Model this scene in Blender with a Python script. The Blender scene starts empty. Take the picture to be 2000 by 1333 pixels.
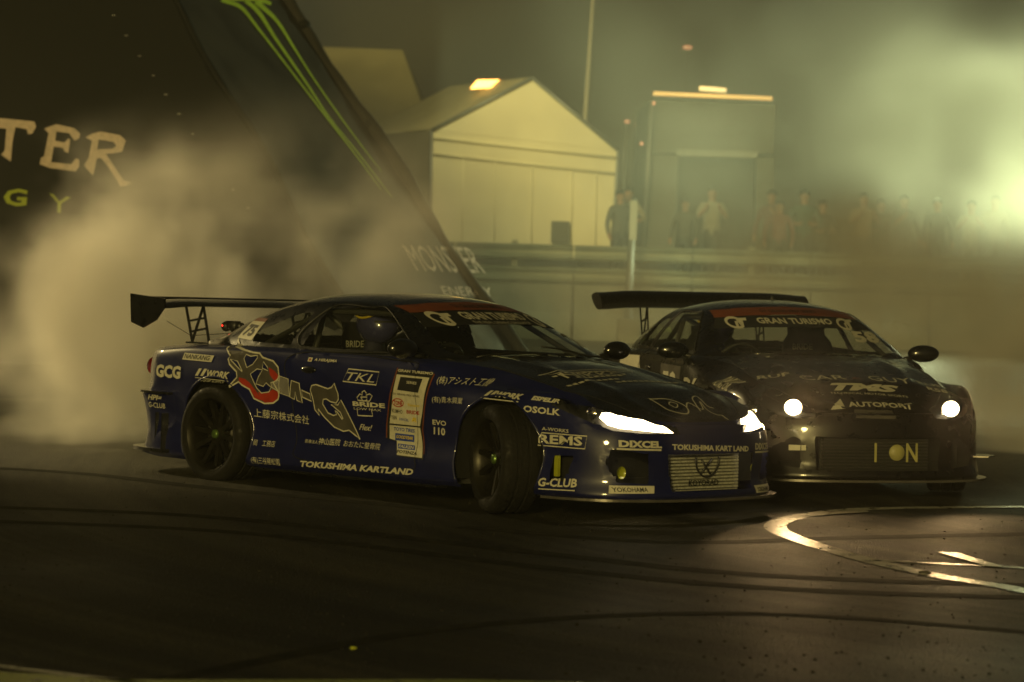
import bpy, bmesh, math, random
import numpy as np
from mathutils import Vector, Matrix
from mathutils.bvhtree import BVHTree
PI = math.pi
random.seed(7); rng = np.random.RandomState(7)
sc = bpy.context.scene
C = sc.collection

# ------------------------------------------------------------------ camera
CAM_H, CAM_P, CAM_R = 1.561, -0.0337, 0.0292
cam_d = bpy.data.cameras.new('camera'); cam = bpy.data.objects.new('camera', cam_d); C.objects.link(cam)
cam_d.sensor_width = 36; cam_d.lens = 100; cam_d.clip_start = .1; cam_d.clip_end = 3000
cam.matrix_world = (Matrix.Translation((0, 0, CAM_H)) @ Matrix.Rotation(PI/2 + CAM_P, 4, 'X') @ Matrix.Rotation(CAM_R, 4, 'Z'))
cam_d.dof.use_dof = True; cam_d.dof.focus_distance = 17.2; cam_d.dof.aperture_fstop = 2.8
sc.camera = cam

VB = 2
# ------------------------------------------------------------------ world, main light, exposure
w = bpy.data.worlds.new('World'); sc.world = w; w.use_nodes = True
nt = w.node_tree; nt.nodes.clear()
sky = nt.nodes.new('ShaderNodeTexSky'); sky.sky_type = 'NISHITA'; sky.sun_disc = False
SUN_EL, SUN_AZ = math.radians(11), math.radians(-168)      # azimuth from +Y, clockwise
sky.sun_elevation = SUN_EL; sky.sun_rotation = SUN_AZ
bg = nt.nodes.new('ShaderNodeBackground'); bg.inputs[1].default_value = 0.0025
wo = nt.nodes.new('ShaderNodeOutputWorld')
nt.links.new(sky.outputs[0], bg.inputs[0]); nt.links.new(bg.outputs[0], wo.inputs[0])
sd = bpy.data.lights.new('floodlight_glow', 'SUN'); sun = bpy.data.objects.new('stadium_light', sd); C.objects.link(sun)
sd.energy = 1.65; sd.angle = math.radians(6); sd.color = (1.0, .77, .25)
v = Vector((math.sin(SUN_AZ)*math.cos(SUN_EL), math.cos(SUN_AZ)*math.cos(SUN_EL), math.sin(SUN_EL)))
sun.rotation_euler = v.to_track_quat('Z', 'Y').to_euler(); sun.location = v*30
vs = sc.view_settings; vs.view_transform = 'Standard'; vs.look = 'None'; vs.exposure = 0; vs.gamma = 1; vs.use_curve_mapping = False
sc.cycles.volume_bounces = VB; sc.cycles.use_denoising = True; sc.cycles.denoising_prefilter = 'ACCURATE'; sc.cycles.use_adaptive_sampling = False; sc.cycles.filter_width = 1.6; sc.cycles.sample_clamp_indirect = .8; sc.cycles.max_bounces = 6; sc.cycles.transparent_max_bounces = 12
sc.cycles.volume_step_rate = 1.0; sc.cycles.volume_max_steps = 96

FLOOD_W, TENT_W, HAZE, SM1, SM2, SM3, STEP = 5800, 1300, .0020, 2.8, 2.3, .75, 1.0
SIDE_W = 2100
SM4 = .012

# ------------------------------------------------------------------ helpers
def link(o, parent=None):
    C.objects.link(o)
    if parent is not None: o.parent = parent
    return o
def tag(o, label=None, cat=None, group=None, kind=None):
    if label: o['label'] = label
    if cat: o['category'] = cat
    if group: o['group'] = group
    if kind: o['kind'] = kind
    return o
def empty(name, loc, rz=0, label=None, cat=None, group=None):
    o = bpy.data.objects.new(name, None); link(o); o.location = loc; o.rotation_euler = (0, 0, rz); o.empty_display_size = .2
    return tag(o, label, cat, group)
def bobj(name, bm, mat, parent=None, smooth=True, autosmooth=None):
    me = bpy.data.meshes.new(name); bm.normal_update(); bm.to_mesh(me); bm.free()
    if smooth:
        me.polygons.foreach_set('use_smooth', [True]*len(me.polygons))
        if autosmooth: me.set_sharp_from_angle(angle=math.radians(autosmooth))
    if mat is not None:
        for m in (mat if isinstance(mat, (list, tuple)) else [mat]): me.materials.append(m)
    return link(bpy.data.objects.new(name, me), parent)
def box(bm, c, s, M=None):
    vs_ = []
    for dx in (-.5, .5):
        for dy in (-.5, .5):
            for dz in (-.5, .5):
                p = Vector((c[0]+dx*s[0], c[1]+dy*s[1], c[2]+dz*s[2]))
                vs_.append(bm.verts.new(M @ p if M else p))
    for f in ((0,1,3,2),(4,6,7,5),(0,4,5,1),(2,3,7,6),(0,2,6,4),(1,5,7,3)): bm.faces.new([vs_[i] for i in f])
def prism(bm, pts, a, b, ax='y', M=None):
    """extrude polygon pts (2D) between a and b along ax; 2D coords fill the other axes in order"""
    def P(p, t):
        q = {'x': (t, p[0], p[1]), 'y': (p[0], t, p[1]), 'z': (p[0], p[1], t)}[ax]
        q = Vector(q); return M @ q if M else q
    A = [bm.verts.new(P(p, a)) for p in pts]; B = [bm.verts.new(P(p, b)) for p in pts]; n = len(pts)
    fs = []
    fs.append(bm.faces.new(A)); fs.append(bm.faces.new(B[::-1]))
    for i in range(n): fs.append(bm.faces.new((A[i], B[i], B[(i+1) % n], A[(i+1) % n])))
    bmesh.ops.recalc_face_normals(bm, faces=fs)
def tube(bm, pts, r, seg=8, cap=True):
    pts = [Vector(p) for p in pts]; rings = []; n = len(pts)
    rr = r if hasattr(r, '__len__') else [r]*n
    prev = None
    for i, p in enumerate(pts):
        d = (pts[min(i+1, n-1)] - pts[max(i-1, 0)]).normalized()
        up = Vector((0, 0, 1)) if abs(d.z) < .95 else Vector((1, 0, 0))
        a = d.cross(up).normalized()
        if prev is not None and a.dot(prev) < 0: a = -a
        prev = a; b = d.cross(a).normalized()
        rings.append([bm.verts.new(p + (a*math.cos(2*PI*k/seg) + b*math.sin(2*PI*k/seg))*rr[i]) for k in range(seg)])
    fs = []
    for i in range(n-1):
        for k in range(seg): fs.append(bm.faces.new((rings[i][k], rings[i][(k+1) % seg], rings[i+1][(k+1) % seg], rings[i+1][k])))
    if cap: fs.append(bm.faces.new(rings[0][::-1])); fs.append(bm.faces.new(rings[-1]))
    bmesh.ops.recalc_face_normals(bm, faces=fs)
def lathe(bm, prof, c=(0, 0, 0), ax='y', seg=32):
    """prof: list of (radius, axial)"""
    rings = []
    for r, t in prof:
        ring = []
        for k in range(seg):
            a = 2*PI*k/seg; u, v_ = r*math.cos(a), r*math.sin(a)
            p = {'y': (u, t, v_), 'z': (u, v_, t), 'x': (t, u, v_)}[ax]
            ring.append(bm.verts.new((p[0]+c[0], p[1]+c[1], p[2]+c[2])))
        rings.append(ring)
    fs = []
    for i in range(len(rings)-1):
        for k in range(seg):
            fs.append(bm.faces.new((rings[i][k], rings[i][(k+1) % seg], rings[i+1][(k+1) % seg], rings[i+1][k])))
    bmesh.ops.recalc_face_normals(bm, faces=fs)
def sphere(bm, c, r, s=(1, 1, 1), seg=16, M=None):
    m = Matrix.Translation(c) @ Matrix.Diagonal((s[0], s[1], s[2], 1))
    if M: m = M @ m
    bmesh.ops.create_uvsphere(bm, u_segments=seg, v_segments=max(6, seg*2//3), radius=r, matrix=m)
def pchip(xs, ys, x):
    xs = np.asarray(xs, float); ys = np.asarray(ys, float)
    if xs[0] > xs[-1]: xs, ys = xs[::-1], ys[::-1]
    h = np.diff(xs); d = np.diff(ys)/h; m = np.zeros(len(xs))
    m[0], m[-1] = d[0], d[-1]
    for i in range(1, len(xs)-1):
        if d[i-1]*d[i] > 0:
            w1, w2 = 2*h[i]+h[i-1], h[i]+2*h[i-1]; m[i] = (w1+w2)/(w1/d[i-1]+w2/d[i])
    x = np.clip(np.asarray(x, float), xs[0], xs[-1]); i = np.clip(np.searchsorted(xs, x)-1, 0, len(xs)-2)
    t = (x-xs[i])/h[i]
    return (2*t**3-3*t**2+1)*ys[i]+(t**3-2*t**2+t)*h[i]*m[i]+(-2*t**3+3*t**2)*ys[i+1]+(t**3-t**2)*h[i]*m[i+1]
def sstep(a, b, x):
    t = np.clip((np.asarray(x, float)-a)/(b-a), 0, 1); return t*t*(3-2*t)
def smooth_path(pts, step):
    """Catmull-Rom through pts, resampled evenly"""
    P = np.array(pts, float); Q = np.vstack([2*P[0]-P[1], P, 2*P[-1]-P[-2]]); out = []
    for i in range(1, len(Q)-2):
        for t in np.linspace(0, 1, 20, endpoint=False):
            a, b, c, d = Q[i-1], Q[i], Q[i+1], Q[i+2]
            out.append(.5*((2*b)+(-a+c)*t+(2*a-5*b+4*c-d)*t*t+(-a+3*b-3*c+d)*t**3))
    out.append(P[-1]); out = np.array(out)
    L = np.r_[0, np.cumsum(np.linalg.norm(np.diff(out, axis=0), axis=1))]
    n = max(2, int(round(L[-1]/step))+1); s = np.linspace(0, L[-1], n)
    return np.stack([np.interp(s, L, out[:, k]) for k in range(P.shape[1])], 1)

# signed distance helpers for cutting panels out of dense grids
def sd_poly(poly):
    P = np.array(poly, float)
    def f(p):
        p = np.asarray(p, float); a = P; b = np.roll(P, -1, 0); e = b-a; w_ = p-a
        t = np.clip((w_*e).sum(1)/np.maximum((e*e).sum(1), 1e-12), 0, 1)
        q = a+e*t[:, None]; dd = ((p-q)**2).sum(1); k = dd.argmin(); d = math.sqrt(dd[k])
        ins = False
        for (x0, y0), (x1, y1) in zip(a, b):
            if (y0 > p[1]) != (y1 > p[1]) and p[0] < (x1-x0)*(p[1]-y0)/(y1-y0)+x0: ins = not ins
        return (-d if ins else d), q[k]
    lo = P.min(0)-.05; hi = P.max(0)+.05
    return f, lo, hi
def sd_circ(c, r):
    c = np.array(c, float)
    def f(p):
        d = np.asarray(p, float)-c; L = np.linalg.norm(d); return L-r, c+d/max(L, 1e-9)*r
    return f, c-r-.05, c+r+.05
def cut(bm, sd, axes, cond=None, tol=.012, keep='delete'):
    """snap grid vertices to the outline; delete what lies inside or return a bmesh holding it"""
    f, lo, hi = sd; i, j = axes
    for v_ in bm.verts:
        p = (v_.co[i], v_.co[j])
        if not (lo[0] < p[0] < hi[0] and lo[1] < p[1] < hi[1]) or (cond and not cond(v_.co)): continue
        d, q = f(p)
        if abs(d) < tol: v_.co[i], v_.co[j] = q
    ins = []
    for fc in bm.faces:
        c = fc.calc_center_median(); p = (c[i], c[j])
        if lo[0] < p[0] < hi[0] and lo[1] < p[1] < hi[1] and (not cond or cond(c)) and f(p)[0] < 0: ins.append(fc)
    out = None
    if keep == 'split':
        out = bmesh.new(); mp = {}
        for fc in ins:
            vv = []
            for v_ in fc.verts:
                if v_ not in mp: mp[v_] = out.verts.new(v_.co)
                vv.append(mp[v_])
            out.faces.new(vv)
    bmesh.ops.delete(bm, geom=ins, context='FACES')
    return out
def grid(bm, G):
    """G: array (n,m,3) -> quads"""
    n, m = G.shape[:2]; V = [[bm.verts.new(G[i, j]) for j in range(m)] for i in range(n)]
    for i in range(n-1):
        for j in range(m-1):
            try: bm.faces.new((V[i][j], V[i+1][j], V[i+1][j+1], V[i][j+1]))
            except ValueError: pass
    return V

# ------------------------------------------------------------------ materials
def mat(name, col, rough=.5, metal=0, coat=0, emis=None, estr=0, spec=.5, trans=0, alpha=1, noise=None, bump=None):
    m = bpy.data.materials.new(name); m.use_nodes = True; n = m.node_tree.nodes; L = m.node_tree.links
    b = n['Principled BSDF']; b.inputs['Base Color'].default_value = (*col, 1); b.inputs['Roughness'].default_value = rough
    b.inputs['Metallic'].default_value = metal; b.inputs['Coat Weight'].default_value = coat; b.inputs['Coat Roughness'].default_value = .06
    b.inputs['Specular IOR Level'].default_value = spec; b.inputs['Transmission Weight'].default_value = trans
    if emis: b.inputs['Emission Color'].default_value = (*emis, 1); b.inputs['Emission Strength'].default_value = estr
    tc = n.new('ShaderNodeTexCoord')
    sc_, amt = noise if noise else (14, .18)
    nz = n.new('ShaderNodeTexNoise'); nz.inputs['Scale'].default_value = sc_; nz.inputs['Detail'].default_value = 5
    L.new(tc.outputs['Object'], nz.inputs['Vector'])
    mr = n.new('ShaderNodeMapRange'); mr.inputs['From Min'].default_value = .3; mr.inputs['From Max'].default_value = .7
    mr.inputs['To Min'].default_value = 1-amt; mr.inputs['To Max'].default_value = 1+amt; L.new(nz.outputs[0], mr.inputs[0])
    mx = n.new('ShaderNodeVectorMath'); mx.operation = 'SCALE'; mx.inputs[0].default_value = col; L.new(mr.outputs[0], mx.inputs['Scale'])
    L.new(mx.outputs[0], b.inputs['Base Color'])
    m2 = n.new('ShaderNodeMath'); m2.operation = 'MULTIPLY'; m2.inputs[1].default_value = rough; L.new(mr.outputs[0], m2.inputs[0]); L.new(m2.outputs[0], b.inputs['Roughness'])
    if bump:
        bz = n.new('ShaderNodeTexNoise'); bz.inputs['Scale'].default_value = bump[0]; bz.inputs['Detail'].default_value = 4; L.new(tc.outputs['Object'], bz.inputs['Vector'])
        bp = n.new('ShaderNodeBump'); bp.inputs['Strength'].default_value = bump[1]; bp.inputs['Distance'].default_value = .02
        L.new(bz.outputs[0], bp.inputs['Height']); L.new(bp.outputs[0], b.inputs['Normal'])
    return m
def glass(name, tint, rough=.02, a=.25):
    m = bpy.data.materials.new(name); m.use_nodes = True; n = m.node_tree.nodes; L = m.node_tree.links
    n.clear(); o = n.new('ShaderNodeOutputMaterial'); mix = n.new('ShaderNodeMixShader'); t = n.new('ShaderNodeBsdfTransparent'); g = n.new('ShaderNodeBsdfGlossy')
    t.inputs[0].default_value = (*tint, 1); g.inputs['Roughness'].default_value = rough; g.inputs[0].default_value = (.9, .9, .9, 1)
    lw = n.new('ShaderNodeLayerWeight'); lw.inputs[0].default_value = .5
    pw = n.new('ShaderNodeMath'); pw.operation = 'POWER'; pw.inputs[1].default_value = 5; L.new(lw.outputs['Facing'], pw.inputs[0])
    fr = n.new('ShaderNodeMath'); fr.operation = 'MULTIPLY_ADD'; fr.inputs[1].default_value = .9; fr.inputs[2].default_value = .05; L.new(pw.outputs[0], fr.inputs[0])
    nz = n.new('ShaderNodeTexNoise'); nz.inputs['Scale'].default_value = 3; tc = n.new('ShaderNodeTexCoord'); L.new(tc.outputs['Object'], nz.inputs['Vector'])
    dm = n.new('ShaderNodeMath'); dm.operation = 'MULTIPLY'; dm.inputs[1].default_value = a; L.new(nz.outputs[0], dm.inputs[0])
    d = n.new('ShaderNodeBsdfDiffuse'); d.inputs[0].default_value = (.2, .19, .16, 1)   # tyre dust film on the glass
    m0 = n.new('ShaderNodeMixShader'); L.new(dm.outputs[0], m0.inputs[0]); L.new(t.outputs[0], m0.inputs[1]); L.new(d.outputs[0], m0.inputs[2])
    L.new(fr.outputs[0], mix.inputs[0]); L.new(m0.outputs[0], mix.inputs[1]); L.new(g.outputs[0], mix.inputs[2]); L.new(mix.outputs[0], o.inputs[0])
    return m
M = dict(
    navy=mat('navy_paint', (.005, .007, .058), .42, 0, coat=.8, spec=.35, noise=(5, .15)),
    black=mat('black_paint', (.006, .006, .007), .3, 0, coat=1),
    carbon=mat('carbon_fibre', (.010, .010, .011), .32, .1, coat=.6, noise=(180, .5)),
    darkbody=mat('black_brown_paint', (.005, .004, .004), .30, 0, coat=.6, spec=.35),
    rubber=mat('tyre_rubber', (.008, .0075, .007), .75, spec=.3, noise=(30, .3), bump=(60, .2)),
    plastic=mat('black_plastic', (.012, .012, .012), .5, noise=(40, .3)),
    void=mat('dark_recess', (.004, .004, .004), .9),
    rim=mat('dark_bronze_rim', (.022, .020, .015), .4, .6),
    steel=mat('scuffed_steel', (.35, .34, .32), .35, .9, noise=(20, .4)),
    alu=mat('intercooler_aluminium', (.50, .50, .42), .5, .3, noise=(60, .3)),
    vinyl=mat('white_vinyl', (.50, .48, .38), .5, noise=(30, .1)),
    greyv=mat('grey_vinyl', (.085, .078, .068), .4, .2),
    silverv=mat('silver_vinyl', (.45, .43, .42), .25, .6),
    redv=mat('red_vinyl', (.32, .03, .015), .4),
    orangev=mat('orange_vinyl', (.15, .038, .012), .5),
    bluev=mat('blue_vinyl', (.02, .05, .30), .5),
    yellowv=mat('yellow_vinyl', (.6, .45, .03), .5),
    blackv=mat('black_vinyl', (.01, .01, .01), .6),
    interior=mat('interior_black', (.02, .02, .02), .8, noise=(30, .3)),
    cage=mat('roll_cage_paint', (.05, .05, .045), .4),
    glass=glass('dusty_clear_window', (.82, .84, .80), a=.05),
    lampglass=glass('clear_lens', (.95, .95, .95), a=.0),
    reflector=mat('chrome_reflector', (.7, .68, .6), .12, 1),
    amber=mat('amber_lens', (.5, .25, .02), .3),
    tail=mat('red_tail_lens', (.35, .01, .01), .25, coat=1),
    ductglint=mat('yellow_duct_glint', (.30, .32, .02), .3, coat=1),  # yellow-green reflections in the bumper ducts, put into colour
    fogyellow=mat('yellow_green_scrap', (.5, .55, .05), .5),
    lipchrome=mat('polished_lip', (.30, .28, .26), .2, .8),
    vinyly=mat('faded_yellow_vinyl', (.30, .28, .10), .5),
    redled=mat('red_led', (.5, 0, 0), .4, emis=(1, .02, .01), estr=6),
    lamp_on=mat('lit_headlight_lamp', (1, .9, .7), .4, emis=(1, .80, .45), estr=14),
)

# ------------------------------------------------------------------ text and decals
def text_bm(txt, size=1, bold=0, shear=0, fit=None, spacing=1):
    """text mesh in the XY plane, baseline at y=0, starting at x=0, cap height = size (about); fit = wanted width"""
    cu = bpy.data.curves.new('t', 'FONT'); cu.body = txt; cu.size = 1; cu.offset = bold; cu.shear = shear; cu.space_character = spacing
    cu.resolution_u = 2; cu.fill_mode = 'FRONT'
    o = bpy.data.objects.new('t', cu); C.objects.link(o)
    dg = bpy.context.evaluated_depsgraph_get(); me = bpy.data.meshes.new_from_object(o.evaluated_get(dg))
    bm = bmesh.new(); bm.from_mesh(me); bpy.data.objects.remove(o); bpy.data.curves.remove(cu); bpy.data.meshes.remove(me)
    if not bm.verts: return bm
    co = np.array([v_.co for v_ in bm.verts]); lo, hi = co.min(0), co.max(0)
    sx = (fit/(hi[0]-lo[0])) if fit else size/max(hi[1]-lo[1], 1e-6); sy = size/max(hi[1]-lo[1], 1e-6)
    for v_ in bm.verts: v_.co = Vector(((v_.co.x-lo[0])*sx, (v_.co.y-lo[1])*sy, 0))
    bmesh.ops.remove_doubles(bm, verts=bm.verts, dist=1e-5)
    return bm
def poly_bm(polys):
    """flat polygons (lists of 2D points) in the XY plane"""
    bm = bmesh.new()
    for p in polys:
        f = bm.faces.new([bm.verts.new((x, y, 0)) for x, y in p])
    bmesh.ops.triangulate(bm, faces=bm.faces[:])
    return bm
def stroke_bm(paths, w_):
    """ribbons of width w_ along 2D polylines"""
    bm = bmesh.new()
    for p in paths:
        p = [Vector(q) for q in p]; n = len(p); closed = (p[0]-p[-1]).length < 1e-6
        L = []; R_ = []
        for i in range(n):
            a = p[i-1] if i > 0 else (p[-2] if closed else p[0]); b = p[i+1] if i < n-1 else (p[1] if closed else p[-1])
            d = (b-a).normalized(); nn = Vector((-d.y, d.x))*w_/2
            L.append(bm.verts.new((*(p[i]+nn), 0))); R_.append(bm.verts.new((*(p[i]-nn), 0)))
        for i in range(n-1): bm.faces.new((L[i], R_[i], R_[i+1], L[i+1]))
    return bm
def refine(bm, axes, step):
    for ax in axes:
        lo = min(v_.co[ax] for v_ in bm.verts); hi = max(v_.co[ax] for v_ in bm.verts); k = 1
        nrm = Vector((1 if ax == 0 else 0, 1 if ax == 1 else 0, 0))
        while lo+k*step < hi:
            co = Vector((0, 0, 0)); co[ax] = lo+k*step
            bmesh.ops.bisect_plane(bm, geom=bm.verts[:]+bm.edges[:]+bm.faces[:], plane_co=co, plane_no=nrm); k += 1
VIEWS = {   # projecting direction, then how the flat X and Y lie on the car
    'right': (Vector((0, 1, 0)), Vector((1, 0, 0)), Vector((0, 0, 1)), Vector((0, -3, 0))),
    'front': (Vector((-1, 0, 0)), Vector((0, 1, 0)), Vector((0, 0, 1)), Vector((4, 0, 0))),
    'top': (Vector((0, 0, -1)), Vector((0, 1, 0)), Vector((-1, 0, 0)), Vector((0, 0, 4))),
    'left': (Vector((0, -1, 0)), Vector((-1, 0, 0)), Vector((0, 0, 1)), Vector((0, 3, 0))),
    'corner': (Vector((-.70711, .70711, 0)), Vector((.70711, .70711, 0)), Vector((0, 0, 1)), Vector((2.8284, -2.8284, 0))),
}
def wrap(name, bm, mt, parent, bvh, view, p0, p1, off=.003, step=.05, miss=None):
    """lay a flat mesh on the bodywork: its origin goes to p0 and its X axis towards p1 (2D points of that view)"""
    if not bm.verts: bm.free(); return None
    d, X, Y, O = VIEWS[view]
    refine(bm, (0, 1), step)
    a = Vector(p0); e = (Vector(p1)-a).normalized(); nrm = Vector((-e.y, e.x))
    bad = []
    for v_ in bm.verts:
        q = a+e*v_.co.x+nrm*v_.co.y
        if view == 'top': wpt = X*q.x + Y*q.y
        else: wpt = X*q.x + Y*q.y
        hit = bvh.ray_cast(O+wpt, d, 8)
        if hit[0] is None: bad.append(v_); v_.co = O+wpt+d*3; continue
        v_.co = hit[0]-d*off
    if bad: bmesh.ops.delete(bm, geom=bad, context='VERTS')
    if not bm.faces: bm.free(); return None
    bmesh.ops.recalc_face_normals(bm, faces=bm.faces[:])
    return bobj(name, bm, mt, parent, smooth=False)

# ------------------------------------------------------------------ car bodywork (x forward from the front axle, y left, z up)
WB = 2.55
OUT_KEYS = [(.95, 0), (.945, .16), (.925, .34), (.87, .52), (.775, .675), (.61, .785), (.42, .83), (.2, .868), (0, .88), (-.3, .868), (-.8, .848), (-1.3, .842), (-1.9, .852),
            (-2.25, .878), (-2.55, .89), (-2.9, .88), (-3.25, .85), (-3.45, .78), (-3.56, .62), (-3.61, .35), (-3.63, 0)]
ZT_X = [.95, .85, .7, .5, .25, 0, -.3, -.62, -1.2, -2., -2.8, -3.3, -3.65]
ZT_Z = [.56, .585, .63, .69, .742, .785, .83, .862, .875, .885, .88, .85, .835]
def zt(x): return pchip(ZT_X, ZT_Z, x)
CR_X = [.95, .85, .5, 0, -.4, -3., -3.65]; CR_Z = [.01, .02, .055, .055, .045, .02, .015]
LEV = {'side': ([.13, .17, .25, .38, .54, .67, .78, None, None], [.03, .0, .004, .030, .022, .006, .012, .032, .085]),
       'nose': ([.11, .15, .24, .36, .45, .51, .545, None, None], [.045, .0, .02, .015, .02, .035, .055, .085, .135]),
       'tail': ([.15, .18, .30, .45, .535, .56, .70, None, None], [.0, .02, .04, .02, .0, .045, .050, .075, .12])}
def body_ring():
    P = smooth_path(OUT_KEYS, .022)
    d = np.gradient(P, axis=0); n = np.stack([-d[:, 1], d[:, 0]], 1); n /= np.linalg.norm(n, axis=1)[:, None]
    n *= np.sign((n*(P-np.array([-1.3, 0]))).sum(1))[:, None]
    wn = sstep(.34, .72, P[:, 0])*1.; wt = sstep(-3.18, -3.42, P[:, 0])
    ztx = zt(P[:, 0]); rows = []
    wf = sstep(-.75, -.15, P[:, 0])*(1-wn); EX = [0, 0, 0, 0, 0, .030, .075, .120, .155]
    for j in range(9):
        def zz(k):
            z = LEV[k][0][j]
            return ztx-((.028+.034*wf) if j == 7 else 0) if z is None else (np.full(len(P), z)-(.065*wf if (j == 6 and k == 'side') else (.02*wf if (j == 5 and k == 'side') else 0)))
        def ii(k): return LEV[k][1][j]
        z = zz('side')*(1-wn)*(1-wt)+zz('nose')*wn+zz('tail')*wt
        ins = ii('side')*(1-wn)*(1-wt)+ii('nose')*wn+ii('tail')*wt+EX[j]*wf
        # blister flares over the wheels
        zr = np.exp(-((z-.55)/.16)**2) if j < 7 else 0
        fl = (np.exp(-((P[:, 0])/.36)**4)*.022+np.exp(-((P[:, 0]+WB)/.40)**4)*.03)*zr
        Q = P-n*(ins-fl)[:, None]; Q[0, 1] = 0; Q[-1, 1] = 0
        rows.append(np.concatenate([Q, z[:, None]], 1))
    R_ = np.array(rows)                      # (9, n, 3)
    # refine vertically
    s = np.linspace(0, 8, 49); out = np.zeros((len(s), R_.shape[1], 3))
    for c in range(R_.shape[1]):
        for k in range(3): out[:, c, k] = pchip(np.arange(9), R_[:, c, k], s)
    return out
def lin_top(ring, n=26):
    """hood, cowl and deck: spans the ring's top edge"""
    e = ring[-1]; G = []
    for x, y, z in e:
        k = np.linspace(1, 0, n); c = float(pchip(CR_X, CR_Z, x))*min(1, y/.5)
        zz = z+c*(1-k**2)
        # two raised hood lines
        if x < .8 and x > -.6: zz = zz+.012*np.exp(-((k-.62)/.09)**2)*min(1, y/.5)
        G.append(np.stack([np.full(n, x), k*y, zz], 1))
    return np.array(G)
CAB_ZC = ([-.38, -.6, -.85, -1.1, -1.35, -1.7, -2.0, -2.25, -2.5, -2.75, -3.0, -3.12], [.885, .985, 1.095, 1.19, 1.235, 1.255, 1.245, 1.215, 1.15, 1.06, .955, .90])
CAB_YA = ([-.38, -.40, -.45, -.52, -.60, -.66, -.9, -1.15, -1.35, -2.05, -2.4, -2.8, -2.98, -3.07, -3.12], [0, .22, .44, .60, .68, .70, .635, .575, .548, .545, .56, .60, .60, .40, 0])
CAB_ZA = ([-.38, -.52, -.66, -.9, -1.15, -1.35, -1.7, -2.05, -2.3, -2.6, -2.85, -3.12], [.870, .868, .885, 1.005, 1.115, 1.165, 1.183, 1.172, 1.130, 1.035, .930, .880])
CAB_YB = ([-.38, -.40, -.45, -.52, -.60, -.66, -.9, -2.2, -2.7, -2.9, -2.98, -3.07, -3.12], [0, .221, .442, .603, .69, .745, .77, .77, .72, .66, .61, .402, 0.0])
def cabin_grid(nx=150):
    xs = np.concatenate([-.38-.30*np.linspace(0, 1, 26)**1.6, np.linspace(-.70, -2.85, nx-50), -3.12+.25*np.linspace(1, 0, 24)**1.6])
    xs = np.unique(np.round(xs, 5))[::-1]
    ya, za, yb, zc = (pchip(*t, xs) for t in (CAB_YA, CAB_ZA, CAB_YB, CAB_ZC)); zb = zt(xs)-.012
    G = []
    for i, x in enumerate(xs):
        s = np.linspace(0, 1, 34)
        top = np.stack([ya[i]*s, zc[i]-(zc[i]-za[i])*s**2.6], 1)
        t = np.linspace(0, 1, 26)[1:]
        side = np.stack([ya[i]+(yb[i]-ya[i])*t+.018*np.sin(PI*t)*min(1, (za[i]-zb[i])/.15), za[i]+(zb[i]-za[i])*t], 1)
        p = np.concatenate([top, side])
        for _ in range(5): p[28:42] = (p[27:41]+2*p[28:42]+p[29:43])/4
        G.append(np.concatenate([np.full((len(p), 1), x), p], 1))
    return np.array(G)
DOOR = [(-.72, .80), (-.70, .30), (-.78, .20), (-1.72, .20), (-1.80, .32), (-1.86, .60), (-1.84, .855), (-.80, .845)]
SIDE_WIN = [(-.80, .893), (-1.27, 1.142), (-1.45, 1.158), (-1.80, 1.148), (-1.865, .898)]
QUART_WIN = [(-1.98, .905), (-1.93, 1.115), (-2.05, 1.105), (-2.34, 1.0), (-2.40, .955), (-2.36, .915)]
def mirror_dup(bm):
    g = bmesh.ops.duplicate(bm, geom=bm.verts[:]+bm.edges[:]+bm.faces[:])['geom']
    for e in g:
        if isinstance(e, bmesh.types.BMVert): e.co.y = -e.co.y
    bmesh.ops.reverse_faces(bm, faces=[e for e in g if isinstance(e, bmesh.types.BMFace)])
def both(bm): return bm

def car_shell(spec):
    ring = body_ring(); side = bmesh.new(); grid(side, np.transpose(ring, (1, 0, 2))); mirror_dup(side)
    bmesh.ops.remove_doubles(side, verts=side.verts, dist=.0008)
    top = bmesh.new(); grid(top, lin_top(ring)); mirror_dup(top); bmesh.ops.remove_doubles(top, verts=top.verts, dist=.0008)
    cab = bmesh.new(); grid(cab, cabin_grid()); mirror_dup(cab); bmesh.ops.remove_doubles(cab, verts=cab.verts, dist=.0008)
    for b in (side, top, cab): bmesh.ops.recalc_face_normals(b, faces=b.faces[:])
    full = bmesh.new()
    for b in (side, top, cab):
        me = bpy.data.meshes.new('t'); b.to_mesh(me); full.from_mesh(me); bpy.data.meshes.remove(me)
    bvh = BVHTree.FromBMesh(full); full.free()
    return side, top, cab, bvh
def surf(bvh, view, p, off=0.):
    d, X, Y, O = VIEWS[view]; h = bvh.ray_cast(O+X*p[0]+Y*p[1], d, 8)
    return (h[0]-d*off) if h[0] is not None else None
def seam(bvh, view, pts, r=.0035):
    bm = bmesh.new(); P = smooth_path(pts, .03) if len(pts) > 2 else np.array(pts)
    q = [surf(bvh, view, p, .0005) for p in P]; q = [x for x in q if x is not None]
    if len(q) > 1: tube(bm, q, r, 5)
    return bm

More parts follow.
